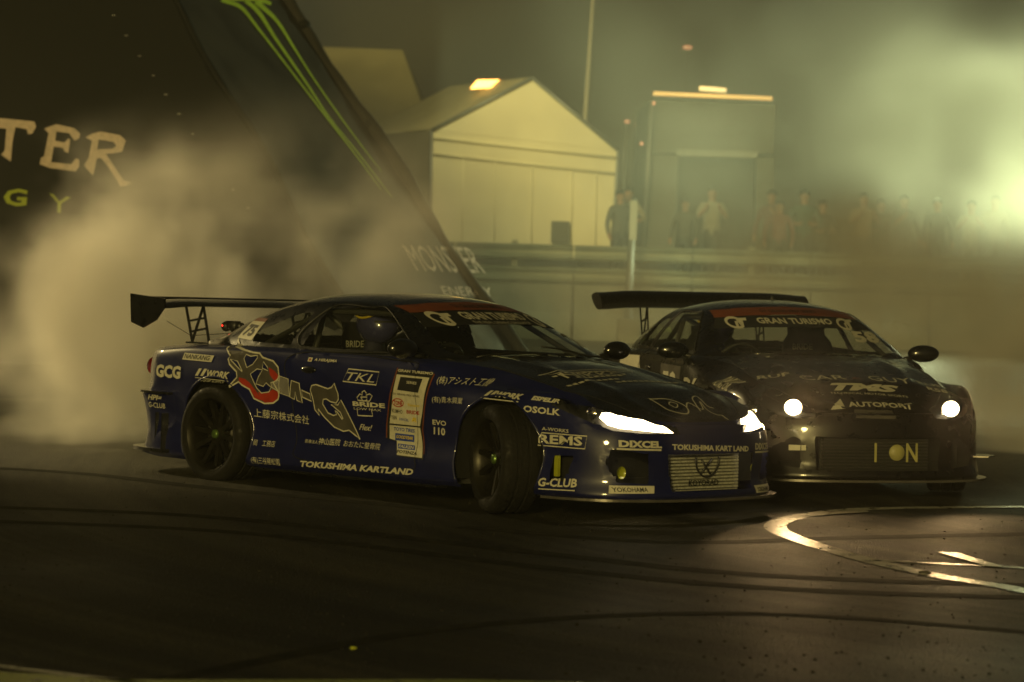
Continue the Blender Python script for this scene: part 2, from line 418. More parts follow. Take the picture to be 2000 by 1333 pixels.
def make_wheel(parent, x, y, z, steer, R_=.315, W=.245, spokes=5, camber=0):
    """tyre, rim, spokes, brake disc on one side; outward is -y for y<0"""
    s = -1 if y < 0 else 1
    t = bmesh.new(); h = W/2
    lathe(t, [(R_-.085, -h+.01), (R_-.05, -h-.004), (R_-.02, -h+.004), (R_-.004, -h+.022), (R_, -h+.05), (R_, -.045), (R_-.007, -.04), (R_-.007, -.03), (R_, -.025), (R_, .025), (R_-.007, .03), (R_-.007, .04),
              (R_, .045), (R_, h-.05), (R_-.004, h-.022), (R_-.02, h-.004), (R_-.05, h+.004), (R_-.085, h-.01)], seg=48)
    ty = bobj('tyre', t, M['rubber'], parent, autosmooth=50)
    mtx = Matrix.Translation((x, y, z)) @ Matrix.Rotation(steer, 4, 'Z') @ Matrix.Rotation(camber*s, 4, 'X'); ty.matrix_local = mtx
    r = bmesh.new(); f = s*(h-.02)
    lathe(r, [(R_-.083, s*(h-.006)), (R_-.095, f), (R_-.11, f-s*.03), (R_-.115, -s*h*.6), (R_-.085, -s*h)], seg=40)
    lathe(r, [(.03, f-s*.035), (.075, f-s*.05), (.08, f-s*.085)], seg=24)
    for k in range(spokes*2):
        a = 2*PI*k/(spokes*2)+.15; da = .075
        Mx = Matrix.Rotation(a, 4, 'Y')
        prism(r, [(.055, f-s*.045), (R_-.105, f-s*.012), (R_-.10, f-s*.04), (.055, f-s*.085)], -.016, .016, 'z', Mx)
    rm = bobj('rim', r, M['rim'], ty, autosmooth=35)
    c = bmesh.new(); lathe(c, [(.0005, f-s*.018), (.02, f-s*.018), (.028, f-s*.022), (.03, f-s*.04)], seg=18); bobj('hub_cap', c, spec_hub, ty)
    d = bmesh.new(); lathe(d, [(.06, f-s*.10), (.165, f-s*.10), (.165, f-s*.125), (.06, f-s*.125)], seg=32)
    bobj('brake_disc', d, M['steel'], ty)
    return ty
spec_hub = mat('green_anodised_hub', (.12, .20, .05), .35, .6)

def rear_wing(parent, zw, span, x0, chord, mt, plates=True, thick=1.):
    """blade with aerofoil section, endplates and latticed stands"""
    bm = bmesh.new(); sec = []
    N = 12
    for k in range(N+1): t = k/N; sec.append((x0-chord*t, zw+thick*.035*math.sin(PI*t**.7)*.8+.035*t*thick))
    for k in range(N, -1, -1): t = k/N; sec.append((x0-chord*t, zw-.018*thick*math.sin(PI*t)+.035*t*thick-.004-.02*(thick-1)))
    ys = np.linspace(-span/2, span/2, 25)
    G = []
    for y in ys:
        dip = -.03*math.exp(-(abs(y)/(span/2)-1)**2/.04) if abs(y) > span*.3 else 0
        G.append([bm.verts.new((x, y, z+dip*.6)) for x, z in sec])
    for i in range(len(G)-1):
        for k in range(len(sec)): bm.faces.new((G[i][k], G[i+1][k], G[i+1][(k+1) % len(sec)], G[i][(k+1) % len(sec)]))
    bm.faces.new(G[0]); bm.faces.new(G[-1][::-1]); bmesh.ops.recalc_face_normals(bm, faces=bm.faces[:])
    wg = bobj('wing_blade', bm, mt, parent, autosmooth=40)
    b2 = bmesh.new()
    for t in (.9,):   # gurney lip
        box(b2, (x0-chord, 0, zw+.045), (.006, span, .02))
    bobj('gurney_flap', b2, mt, wg, smooth=False)
    if plates:
        for s in (-1, 1):
            e = bmesh.new()
            prism(e, [(x0+.03, zw+.045), (x0-chord-.05, zw+.07), (x0-chord-.035, zw-.12), (x0-.20, zw-.155), (x0-.06, zw-.10), (x0+.02, zw-.02)], s*span/2-.004, s*span/2+.004, 'y')
            bobj('endplate', e, M['black'], parent, smooth=False)
    for s in (-1, 1):
        st = bmesh.new(); y = s*.46; zb = .885
        a = (x0-.05, y, zw+.0); b = (x0-chord+.06, y, zw+.005); c_ = (x0+.02, y, zb); d_ = (x0-.16, y, zb)
        for p, q in ((a, c_), (b, d_), (a, d_)):
            pa, pb = Vector(p), Vector(q); dd = (pb-pa).normalized(); nn = Vector((-dd.z, 0, dd.x))*.010
            v4 = [pa+nn, pb+nn, pb-nn, pa-nn]; prism(st, [(v_.x, v_.z) for v_ in v4], y-.004, y+.004, 'y')
        for t in (.33, .62):
            pa = Vector(a).lerp(Vector(c_), t); pb = Vector(b).lerp(Vector(d_), t+.12); dd = (pb-pa).normalized(); nn = Vector((-dd.z, 0, dd.x))*.007
            prism(st, [(v_.x, v_.z) for v_ in (pa+nn, pb+nn, pb-nn, pa-nn)], y-.0035, y+.0035, 'y')
        box(st, (x0-.07, y, zb-.008), (.26, .05, .012))
        bobj('wing_stand', st, M['carbon'], parent, smooth=False)
    return wg

def mirror_part(parent, bvh, s, x, y, z, mt):
    bm = bmesh.new(); sphere(bm, (x, y, z), .1, (.55, 1.15, .60), 20)
    for v_ in bm.verts:
        if v_.co.x < x-.02: v_.co.x = x-.02
    m = bobj('door_mirror', bm, mt, parent)
    g = bmesh.new(); lathe(g, [(.0005, 0), (.055, 0), (.056, .003)], (x-.0225, y, z), 'x', 20)
    for v_ in g.verts: v_.co.y = y+(v_.co.y-y)*1.5
    bobj('mirror_glass', g, M['reflector'], m)
    a = bmesh.new(); tube(a, [(x+.0, y-s*.08, z-.03), (x-.02, y-s*.16, z-.045), (x-.03, y-s*.235, z-.05)], [.018, .016, .022], 8); bobj('mirror_arm', a, M['plastic'], m)
    return m

def seat(parent, y, x=-1.45):
    bm = bmesh.new()
    # bucket shell: base + back with wings
    ys = np.linspace(-1, 1, 13); zs = np.linspace(0, 1, 16); G = []
    for t in zs:
        row = []
        for u in ys:
            wdt = (.25 if t < .55 else .25-.10*(t-.55)/.45) if t < .9 else .14
            wing = .13*abs(u)**3*(1 if t < .8 else .7)
            row.append((x-.12-.30*t+wing, y+u*wdt, .30+.76*t))
        G.append(row)
    grid(bm, np.array(G)); G = []
    for t in np.linspace(0, 1, 8): G.append([(x-.12+.46*t, y+u*.24, .30+.03*t+.10*abs(u)**3) for u in ys])
    grid(bm, np.array(G))
    bmesh.ops.solidify(bm, geom=bm.faces[:], thickness=.035)
    s = bobj('bucket_seat', bm, M['interior'], parent)
    for k in (-1, 1):
        h = bmesh.new(); tube(h, [(x-.33, y+k*.06, .80), (x-.22, y+k*.07, .68), (x-.15, y+k*.08, .42)], .022, 6); bobj('harness_strap', h, M['redv'] if parent.get('strap') else M['interior'], s)
    t = text_bm('BRIDE', .042, .02, 0)
    for v_ in t.verts:   # front face of the headrest
        v_.co = Vector((x-.345, y-.09+v_.co.x, .90+v_.co.y))
    bobj('seat_lettering', t, M['vinyl'], s, smooth=False)
    return s

def cockpit(parent, drv=-1):
    bm = bmesh.new(); box(bm, (-1.45, 0, .16), (2.6, 1.5, .03)); box(bm, (-.42, 0, .48), (.06, 1.4, .62)); box(bm, (-2.5, 0, .55), (.9, 1.25, .5))
    bobj('cabin_floor', bm, M['interior'], parent, smooth=False)
    bm = bmesh.new(); prism(bm, [(-.40, .84), (-.62, .875), (-.86, .86), (-.90, .72), (-.80, .62), (-.42, .62)], -.69, .69, 'y'); bobj('dashboard', bm, M['interior'], parent, smooth=False)
    seat(parent, -.36); seat(parent, .36)
    sw = bmesh.new(); bmesh.ops.create_circle(sw, segments=28, radius=.16)
    pts = [v_.co.copy() for v_ in sw.verts]; sw.free(); sw = bmesh.new(); pts.append(pts[0]); tube(sw, pts, .015, 6, cap=False)
    for a in (0, 2.2, -2.2): tube(sw, [(0, 0, -.02), (math.sin(a)*.16, -math.cos(a)*.16*1, 0)], .012, 6)
    tube(sw, [(0, 0, 0), (0, 0, -.25)], .02, 8)
    o = bobj('steering_wheel', sw, M['plastic'], parent); o.matrix_local = Matrix.Translation((-1.0, drv*.36, .80)) @ Matrix.Rotation(math.radians(-68), 4, 'Y')
    cg = bmesh.new(); Zt = 1.125
    for s in (-1, 1):
        tube(cg, [(-.70, s*.64, .55), (-.76, s*.63, .86), (-1.28, s*.50, Zt), (-1.95, s*.50, Zt), (-2.75, s*.5, .8)], .019, 8)
        tube(cg, [(-1.95, s*.50, Zt), (-1.95, s*.58, .85), (-1.95, s*.60, .3)], .019, 8)
        tube(cg, [(-.72, s*.63, .62), (-1.95, s*.60, .42)], .017, 8)
    tube(cg, [(-1.95, -.50, Zt), (-1.95, .50, Zt)], .019, 8); tube(cg, [(-1.28, -.50, Zt), (-1.28, .50, Zt)], .019, 8)
    tube(cg, [(-1.95, -.55, .80), (-1.95, .55, .80)], .019, 8); tube(cg, [(-1.95, -.5, Zt), (-1.95, .58, .42)], .019, 8)
    bobj('roll_cage', cg, M['cage'], parent)

def rect(x0, x1, z0, z1): return [(x0, z0), (x1, z0), (x1, z1), (x0, z1)]
def car_body(root, spec):
    P = spec['paint']; side, top, cab, bvh = car_shell(spec)
    # wheel arches
    for cx in (0, -WB): cut(side, sd_circ((cx, .325), .352), (0, 2), lambda c: abs(c.y) > .5, .014)
    # under the sills the skirt ends; fascia openings, lamps (seen from the front)
    for op in spec.get('side_vents', []): cut(side, sd_poly(op), (0, 2), lambda c: abs(c.y) > .5, .012)
    for op in spec['openings']: cut(side, sd_poly(op), (1, 2), lambda c: c.x > .34, .010)
    for sgn in (1, -1):
        hl = [(sgn*a, b) for a, b in spec['headlight']]
        g = cut(side, sd_poly(hl), (1, 2), lambda c: c.x > .3 and c.z > .44, .010, 'split')
        g2 = cut(top, sd_poly(hl), (1, 2), lambda c: c.x > .3, .010, 'split') if spec.get('hl_top') else None
        lamp = empty_part('headlight', root)
        if g2:
            me = bpy.data.meshes.new('t'); g2.to_mesh(me); g.from_mesh(me); bpy.data.meshes.remove(me); g2.free()
        lens = bobj('lens', g, M['lampglass'], lamp)
        # housing: the lens pushed inwards
        hb = bmesh.new(); hb.from_mesh(lens.data)
        for v_ in hb.verts: v_.co.x -= .075; v_.co.y *= .985
        bobj('lamp_housing', hb, M['plastic'], lamp)
        if spec.get('lit'):
            wrap('lamp_bulb', poly_bm([[(sgn*a, b) for a, b in spec['lit']]]), M['lamp_on'], lamp, bvh, 'front', (0, 0), (1, 0), -.014, .02)
        for (ly, lz, lr, sx, lx, lit) in spec['lamps']:
            s3 = bmesh.new(); lathe(s3, [(.0005, .0), (lr*.6, .008), (lr, .02)] if lit else [(.0005, -.03), (lr*.5, -.02), (lr, .01)], (lx, sgn*ly, lz), 'x', 24)
            for v_ in s3.verts: v_.co.y = sgn*ly+(v_.co.y-sgn*ly)*sx; v_.co.x = 2*lx-v_.co.x if lit else v_.co.x; v_.co.x -= abs(v_.co.y-sgn*ly)*.1
            bobj('lamp_bulb' if lit else 'lamp_reflector', s3, M['lamp_on'] if lit else M['reflector'], lamp)
    # doors
    for sgn in (1, -1):
        g = cut(side, sd_poly(DOOR), (0, 2), lambda c: c.y*sgn > .5, .012, 'split')
        dr = bobj('door', g, P, root, autosmooth=45)
        bm = seam(bvh, 'right' if sgn < 0 else 'left', [((x if sgn < 0 else -x), z) for x, z in DOOR+DOOR[:1]])
        bobj('door_seam', bm, M['void'], dr)
        hb = bmesh.new(); p = surf(bvh, 'right' if sgn < 0 else 'left', (-1.70 if sgn < 0 else 1.70, .76))
        if p: sphere(hb, (p.x, p.y, p.z), .05, (1.5, .25, .45), 12)
        bobj('door_handle', hb, M['black'], dr)
    fb = cut(side, sd_poly(rect(.37, 1.3, -.1, .548)), (0, 2), None, .012, 'split'); bobj('front_bumper', fb, P, root, autosmooth=40)
    rb = cut(side, sd_poly(rect(-4, -3.0, -.1, .555)), (0, 2), None, .012, 'split'); rbo = bobj('rear_bumper', rb, P, root, autosmooth=40)
    bobj('body', side, P, root, autosmooth=45)
    cut(top, sd_poly([(-.56, -.60), (-2.85, -.60), (-2.85, .60), (-.56, .60)]), (0, 1), None, .012)
    hood = cut(top, sd_poly(rect(-.30, 1.3, 0, 2)), (0, 2), None, .012, 'split')
    for vv in spec.get('hood_cut', []): pass
    hd = bobj('hood', hood, spec['hood'], root, autosmooth=40)
    sm = bmesh.new()
    for s in (-1, 1):
        q = [surf(bvh, 'top', (s*(.62 if x < .2 else .62-.20*((x-.2)/.55)**2), -x), .0005) for x in np.linspace(-.3, .75, 24)]
        tube(sm, [a for a in q if a is not None], .003, 5)
    bobj('hood_seam', sm, M['void'], hd)
    bobj('rear_deck', top, spec['deck'], root, autosmooth=40)
    # glazing
    for sgn in (1, -1):
        g = cut(cab, sd_poly(SIDE_WIN), (0, 2), lambda c: c.y*sgn > .3, .010, 'split'); bobj('side_window', g, M['glass'], root)
        g = cut(cab, sd_poly(QUART_WIN), (0, 2), lambda c: c.y*sgn > .3, .010, 'split'); bobj('quarter_window', g, M['glass'], root)
    WS = [(.62, .585), (.585, .60), (.50, 1.20), (.30, 1.245), (0, 1.26)]
    ws = [(-.405, 0), (-.43, .30), (-.50, .50), (-.60, .625), (-.70, .630), (-.95, .565), (-1.19, .50), (-1.205, .3), (-1.21, 0), (-1.205, -.3), (-1.19, -.50), (-.95, -.565), (-.70, -.630), (-.60, -.625), (-.50, -.50), (-.43, -.30)]
    g = cut(cab, sd_poly(ws), (0, 1), lambda c: c.x > -1.25, .010, 'split'); bobj('windshield', g, M['glass'], root)
    rw = [(-2.27, 0), (-2.29, .46), (-2.60, .52), (-2.88, .54), (-2.98, .40), (-3.03, 0), (-2.98, -.40), (-2.88, -.54), (-2.60, -.52), (-2.29, -.46)]
    g = cut(cab, sd_poly(rw), (0, 1), lambda c: c.x < -2.2, .010, 'split'); bobj('rear_window', g, M['glass'], root)
    bobj('roof', cab, spec['roof'], root, autosmooth=40)
    # dark window surrounds
    for sgn, vw in ((-1, 'right'), (1, 'left')):
        bm = seam(bvh, vw, [((x if sgn < 0 else -x), z) for x, z in SIDE_WIN+SIDE_WIN[:1]], .006); bobj('window_trim', bm, M['plastic'], root)
    # arch lips
    for cx in (0, -WB):
        for sgn, vw in ((-1, 'right'), (1, 'left')):
            q = []
            for a in np.linspace(math.radians(-28), math.radians(208), 50):
                px, pz = cx+.356*math.cos(a), .325+.356*math.sin(a)
                if pz < .14: continue
                p = surf(bvh, vw, (px if sgn < 0 else -px, pz))
                if p: q.append(p)
            bm = bmesh.new(); tube(bm, q, .008, 6); bobj('wheel_arch_lip', bm, P, root)
            # inner arch liner
            li = bmesh.new(); lathe(li, [(.36, sgn*.84), (.37, sgn*.55), (.0005, sgn*.5)], (cx, 0, .325), 'y', 30)
            bmesh.ops.delete(li, geom=[v_ for v_ in li.verts if v_.co.z < .12], context='VERTS'); bobj('wheel_well', li, M['void'], root)
    # underbody and bumper backing
    ub = bmesh.new(); box(ub, (-1.35, 0, .20), (3.9, 1.1, .06)); box(ub, (-1.27, 0, .22), (1.75, 1.60, .08)); box(ub, (.52, 0, .35), (.10, 1.30, .40)); box(ub, (-3.2, 0, .4), (.08, 1.4, .5)); box(ub, (0, 0, .5), (.8, 1.0, .3))
    bobj('underbody', ub, M['void'], root, smooth=False)
    return bvh
def empty_part(name, parent):
    o = bpy.data.objects.new(name, None); o.empty_display_size = .1; return link(o, parent)
def place_car(root, x, y, yaw, pitch, roll):
    root.matrix_world = Matrix.Translation((x, y, 0)) @ Matrix.Rotation(yaw, 4, 'Z') @ Matrix.Rotation(pitch, 4, 'Y') @ Matrix.Rotation(roll, 4, 'X')
def headlight_spots(root, pts, power, col, blend=.6, size=85, yawoff=0):
    for (x, y, z) in pts:
        ld = bpy.data.lights.new('headlight_beam', 'SPOT'); ld.energy = power; ld.color = col; ld.spot_size = math.radians(size); ld.spot_blend = blend; ld.shadow_soft_size = .05
        lo = bpy.data.objects.new('headlight_beam', ld); link(lo, root); lo.location = (x, y, z)
        lo.rotation_euler = Vector((1, yawoff, -.07)).to_track_quat('-Z', 'Y').to_euler()

def V2(a, b): return math.hypot(a[0]-b[0], a[1]-b[1])
def decals(root, bvh, rows):
    for txt_, view, p0, p1, h, mt, bold, shear in rows:
        wrap('lettering', text_bm(txt_, h, bold, shear, fit=V2(p0, p1)), M[mt], root, bvh, view, p0, p1, .011 if view == 'front' and p0[1] > .9 else .0045, .03)
def smooth_closed(p, step=.012): return [tuple(q) for q in smooth_path(list(p)+[p[0]], step)]
def patch(root, bvh, view, pts, mt, off=.0025, name='sticker', sm=False):
    if sm: pts = smooth_closed(pts)[:-1]
    return wrap(name, poly_bm([pts]), M[mt], root, bvh, view, (0, 0), (1, 0), off+(.004 if view == 'front' and pts[0][1] > .9 else 0), .02)
def outline(root, bvh, view, pts, mt, w_=.008, off=.006, closed=True, sm=False, name='sticker_outline'):
    if sm: pts = smooth_closed(pts) if closed else [tuple(q) for q in smooth_path(pts, .012)]
    elif closed: pts = list(pts)+[pts[0]]
    return wrap(name, stroke_bm([pts], w_), M[mt], root, bvh, view, (0, 0), (1, 0), off)
def oval(c, rx, ry, n=20, a0=0, a1=2*PI): return [(c[0]+rx*math.cos(a0+(a1-a0)*k/n), c[1]+ry*math.sin(a0+(a1-a0)*k/n)) for k in range(n+(0 if a1-a0 > 6.2 else 1))]
def gt_mark(root, bvh, view, c, s, mt='vinyl'):
    """open ring with an arrow-like T inside"""
    outline(root, bvh, view, oval(c, s*.5, s*.34, 18, .9, 5.4), mt, s*.15, off=.012, closed=False, name='emblem')
    patch(root, bvh, view, [(c[0]-.05*s, c[1]-.28*s), (c[0]+.10*s, c[1]-.28*s), (c[0]+.22*s, c[1]+.12*s), (c[0]+.02*s, c[1]+.08*s)], mt, off=.008, name='emblem')
    patch(root, bvh, view, [(c[0]+.28*s, c[1]-.30*s), (c[0]+.42*s, c[1]-.30*s), (c[0]+.58*s, c[1]+.15*s), (c[0]+.82*s, c[1]+.15*s), (c[0]+.88*s, c[1]+.34*s), (c[0]+.22*s, c[1]+.30*s), (c[0]+.18*s, c[1]+.15*s), (c[0]+.42*s, c[1]+.15*s)], mt, off=.008, name='emblem')
DEC1 = [
    ('GCG', 'right', (-3.22, 0.652), (-2.916, 0.649), 0.085, 'vinyl', 0.05, 0),
    ('NANKANG', 'right', (-2.901, 0.787), (-2.619, 0.781), 0.031, 'blackv', 0.02, 0.2),
    ('WORK', 'right', (-2.62, 0.677), (-2.398, 0.67), 0.047, 'vinyl', 0.04, 0.3),
    ('HPI=', 'right', (-3.331, .498), (-3.16, .497), .034, 'vinyl', .03, .3),
    ('G-CLUB', 'right', (-3.33, .448), (-3.12, .446), .034, 'vinyl', .01, 0),
    ('A HIRAJIMA', 'right', (-1.655, 0.812), (-1.447, 0.81), 0.023, 'vinyl', 0.02, 0.2),
    ('BRIDE', 'right', (-1.289, 0.557), (-0.993, 0.557), 0.028, 'vinyl', 0.04, 0),
    ('Flex!', 'right', (-1.233, 0.413), (-1.115, 0.411), 0.037, 'vinyl', 0.01, 0.4),
    ('上藤宗株式会社', 'right', (-2.19, 0.443), (-1.697, 0.419), 0.055, 'vinyl', 0.0, 0),
    ('岡\u3000工務店', 'right', (-2.175, .262), (-1.985, 0.262), 0.039, 'vinyl', 0, 0),
    ('(有)三谷隆松園', 'right', (-2.185, .143), (-1.932, 0.142), 0.05, 'vinyl', 0, 0),
    ('医療法人', 'right', (-1.717, 0.306), (-1.6, 0.304), 0.023, 'vinyl', 0, 0),
    ('神山医院', 'right', (-1.594, 0.302), (-1.396, 0.305), 0.042, 'vinyl', 0.01, 0),
    ('おおたに整骨院', 'right', (-1.363, 0.304), (-1.029, 0.302), 0.039, 'vinyl', 0, 0),
    ('TOKUSHIMA KARTLAND', 'right', (-1.738, 0.155), (-0.697, 0.171), 0.039, 'vinyl', 0.045, 0.25),
    ('GRAN TURISMO', 'right', (-0.878, 0.783), (-0.578, 0.775), 0.016, 'vinyl', 0.03, 0),
    ('D1 GRAND PRIX SERIES', 'right', (-0.908, 0.644), (-0.671, 0.636), 0.012, 'greyv', 0.02, 0),
    ('TONE', 'right', (-0.911, 0.582), (-0.832, 0.58), 0.028, 'redv', 0.04, 0),
    ('Yamaco', 'right', (-0.785, 0.579), (-0.678, 0.578), 0.018, 'yellowv', 0.02, 0.2),
    ('KUMHO', 'right', (-0.929, 0.535), (-0.836, 0.53), 0.024, 'greyv', 0.02, 0),
    ('BRIDE', 'right', (-0.798, 0.535), (-0.682, 0.532), 0.022, 'redv', 0.03, 0),
    ('TEIN', 'right', (-0.94, 0.494), (-0.889, 0.494), 0.022, 'greyv', 0.02, 0),
    ('DIXCEL', 'right', (-0.865, 0.492), (-0.781, 0.487), 0.015, 'bluev', 0.02, 0),
    ('TOYO TIRES', 'right', (-0.918, 0.427), (-0.726, 0.423), 0.022, 'bluev', 0.03, 0),
    ('POTENZA', 'right', (-0.868, 0.296), (-0.684, 0.292), 0.019, 'blackv', 0.03, 0),
    ('(株)アシスト工機', 'right', (-0.536, 0.718), (-0.171, 0.718), 0.054, 'vinyl', 0, 0),
    ('(有)青木興業', 'right', (-0.562, 0.608), (-0.292, 0.61), 0.043, 'vinyl', 0, 0),
    ('EVO', 'right', (-0.563, 0.482), (-0.436, 0.479), 0.03, 'vinyl', 0.02, 0),
    ('110', 'right', (-0.553, 0.424), (-0.447, 0.422), 0.045, 'vinyl', 0.03, 0),
    ('WORK', 'right', (-0.03, 0.672), (0.185, 0.664), 0.033, 'vinyl', 0.05, 0.3),
    ('ESPELIR', 'right', (0.25, 0.668), (0.43, 0.655), 0.024, 'vinyl', 0.05, 0.2),
    ('OSOLK', 'corner', (-0.455, 0.598), (-0.245, 0.586), 0.038, 'vinyl', 0.03, 0),
    ('REMS', 'corner', (-0.363, 0.423), (-0.115, 0.423), 0.053, 'vinyl', 0.03, 0),
    ('A-WORKS', 'corner', (-0.345, 0.499), (-0.194, 0.492), 0.02, 'vinyl', 0.01, 0),
    ('G-CLUB', 'corner', (-0.356, 0.179), (-0.138, 0.188), 0.049, 'vinyl', 0.03, 0.2),
    ('DIXCEL', 'front', (-0.65, 0.425), (-0.415, 0.421), 0.04, 'vinyl', 0.05, 0),
    ('TOKUSHIMA KART LAND', 'front', (-0.347, 0.412), (0.309, 0.39), 0.033, 'vinyl', 0.04, 0),
    ('DIXCEL', 'front', (0.39, 0.398), (0.62, 0.392), 0.04, 'vinyl', 0.05, 0),
    ('TKL', 'right', (-1.337, 0.711), (-1.083, 0.707), 0.05, 'vinyl', 0.0, 0.35),
]
LOGO = {
    'body': [(-2.393, 0.628), (-2.323, 0.687), (-2.334, 0.722), (-2.412, 0.766), (-2.436, 0.8), (-2.421, 0.821), (-2.54, 0.901), (-2.545, 0.925), (-2.499, 0.893), (-2.309, 0.861), (-2.221, 0.849), (-2.161, 0.846), (-2.124, 0.821), (-2.025, 0.801), (-1.977, 0.766), (-1.962, 0.714), (-1.969, 0.691), (-2.009, 0.666), (-1.968, 0.61), (-1.967, 0.587), (-1.978, 0.563), (-2.021, 0.538), (-2.095, 0.531), (-2.178, 0.559), (-2.212, 0.616), (-2.276, 0.64), (-2.307, 0.659), (-2.393, 0.62)],
    'red1': [(-2.063, 0.762), (-2.007, 0.741), (-1.971, 0.714), (-1.973, 0.688), (-1.997, 0.672), (-2.044, 0.711)],
    'red2': [(-2.309, 0.688), (-2.252, 0.679), (-2.212, 0.657), (-2.16, 0.607), (-2.112, 0.548), (-2.17, 0.56), (-2.205, 0.611), (-2.276, 0.642), (-2.305, 0.665)],
    'red3': [(-2.145, 0.602), (-2.078, 0.596), (-2.02, 0.624), (-1.967, 0.607), (-1.978, 0.566), (-2.021, 0.541), (-2.095, 0.533), (-2.126, 0.562)],
    'hole1': [(-2.249, 0.752), (-2.29, 0.806), (-2.278, 0.835), (-2.232, 0.824), (-2.177, 0.833), (-2.171, 0.816), (-2.201, 0.774)],
    'hole2': [(-2.284, 0.724), (-2.417, 0.798), (-2.345, 0.789), (-2.285, 0.73)],
    'hole3': [(-2.173, 0.659), (-2.209, 0.713), (-2.159, 0.747), (-2.111, 0.743), (-2.137, 0.701), (-2.158, 0.653), (-2.097, 0.639), (-2.073, 0.663), (-2.031, 0.636), (-2.053, 0.606), (-2.116, 0.596), (-2.151, 0.625)],
    'hole4': [(-2.063, 0.739), (-2.113, 0.754), (-2.113, 0.795), (-2.071, 0.762)],
    'silver1': [(-2.033, 0.665), (-1.96, 0.685), (-1.964, 0.61), (-2.026, 0.636)],
    'm1': [(-1.958, 0.711), (-1.876, 0.695), (-1.87, 0.585), (-1.961, 0.604)],
    'm2': [(-1.846, 0.687), (-1.772, 0.673), (-1.754, 0.551), (-1.804, 0.565), (-1.814, 0.617), (-1.827, 0.57), (-1.868, 0.583)],
    'dash': [(-1.752, 0.631), (-1.678, 0.612), (-1.667, 0.566), (-1.75, 0.588)],
    'G': [(-1.67, 0.635), (-1.656, 0.664), (-1.617, 0.672), (-1.507, 0.651), (-1.472, 0.661), (-1.448, 0.688), (-1.415, 0.624), (-1.416, 0.59), (-1.44, 0.566), (-1.491, 0.572), (-1.527, 0.587), (-1.557, 0.583), (-1.565, 0.554), (-1.52, 0.502), (-1.47, 0.488), (-1.44, 0.495), (-1.452, 0.52), (-1.435, 0.512), (-1.389, 0.469), (-1.381, 0.473), (-1.405, 0.511), (-1.488, 0.555), (-1.424, 0.555), (-1.395, 0.588), (-1.221, 0.355), (-1.266, 0.377), (-1.326, 0.405), (-1.377, 0.396), (-1.462, 0.417), (-1.555, 0.475), (-1.609, 0.521), (-1.598, 0.481), (-1.64, 0.516), (-1.655, 0.59)],
}
SEATMARK = [[(-1.238, 0.593), (-1.244, 0.609), (-1.215, 0.633), (-1.195, 0.626), (-1.193, 0.646), (-1.172, 0.655), (-1.155, 0.642), (-1.161, 0.627), (-1.126, 0.637), (-1.102, 0.627), (-1.132, 0.592)], [(-1.209, 0.614), (-1.192, 0.589), (-1.157, 0.597), (-1.15, 0.617), (-1.209, 0.614)], [(-1.251, 0.541), (-1.245, 0.5), (-1.173, 0.501), (-1.109, 0.503), (-1.12, 0.545)]]
PL_p1 = [(-0.886, 0.766), (-0.6, 0.758), (-0.68, 0.465), (-0.957, 0.468)]
PL_p2 = [(-0.957, 0.458), (-0.679, 0.456), (-0.633, 0.279), (-0.865, 0.283), (-0.89, 0.367), (-0.956, 0.376)]
PL_oL = [(-0.883, 0.805), (-0.915, 0.708), (-0.958, 0.583), (-0.983, 0.458), (-0.984, 0.38)]
PL_oR = [(-0.569, 0.781), (-0.596, 0.692), (-0.637, 0.568), (-0.656, 0.445), (-0.625, 0.301)]
PL_scr = [(-0.85, 0.753), (-0.653, 0.749), (-0.684, 0.664), (-0.873, 0.673)]
PL_gy = [(-0.906, 0.412), (-0.731, 0.409), (-0.729, 0.367), (-0.904, 0.369)]
PL_dl = [(-0.875, 0.351), (-0.72, 0.348), (-0.712, 0.32), (-0.867, 0.322)]
PL_flag = [(-1.717, 0.812), (-1.679, 0.811), (-1.673, 0.836), (-1.712, 0.838)]
PL_TKLbox = [(-1.327, 0.781), (-1.044, 0.773), (-1.063, 0.694), (-1.369, 0.703)]

# ------------------------------------------------------------------ first car: blue drift coupe
car1 = empty('drift_car', (0, 0, 0), 0, 'dark blue drift coupe covered in white sponsor lettering, number 75, nearer of the two cars', 'race car')
VENT = [(-.80, .205), (-.655, .205), (-.60, .37), (-.80, .38)]
spec1 = dict(paint=M['navy'], hood=M['carbon'], deck=M['carbon'], roof=M['black'],
    side_vents=[[(.415, .215), (.415, .36), (.56, .365), (.50, .215)]],
    openings=[[(-.345, .175), (.345, .175), (.375, .385), (-.375, .385)],
              [(.48, .215), (.65, .225), (.70, .33), (.675, .415), (.60, .405), (.50, .385)], [(-.48, .215), (-.65, .225), (-.70, .33), (-.675, .415), (-.60, .405), (-.50, .385)]],
    headlight=[(.27, .495), (.29, .535), (.42, .585), (.55, .612), (.66, .642), (.78, .69), (.80, .64), (.76, .585), (.66, .515), (.50, .50)],
    lit=[(.31, .505), (.36, .54), (.43, .578), (.52, .598), (.56, .596), (.60, .612), (.65, .610), (.675, .585), (.66, .545), (.62, .528), (.50, .517), (.40, .508)],
    lamps=[(.70, .61, .036, 1.1, .60, False)])
bvh1 = car_body(car1, spec1)
STEER = -.42
for x, y, st in ((0, -.775, STEER), (0, .775, STEER), (-WB-.02, -.79, 0), (-WB-.02, .79, 0)): make_wheel(car1, x, y, .312, st)
cockpit(car1)
rear_wing(car1, 1.125, 1.68, -3.18, .30, M['carbon'])
for s in (-1, 1): mirror_part(car1, bvh1, s, -.74, s*.93, .925, M['black'])
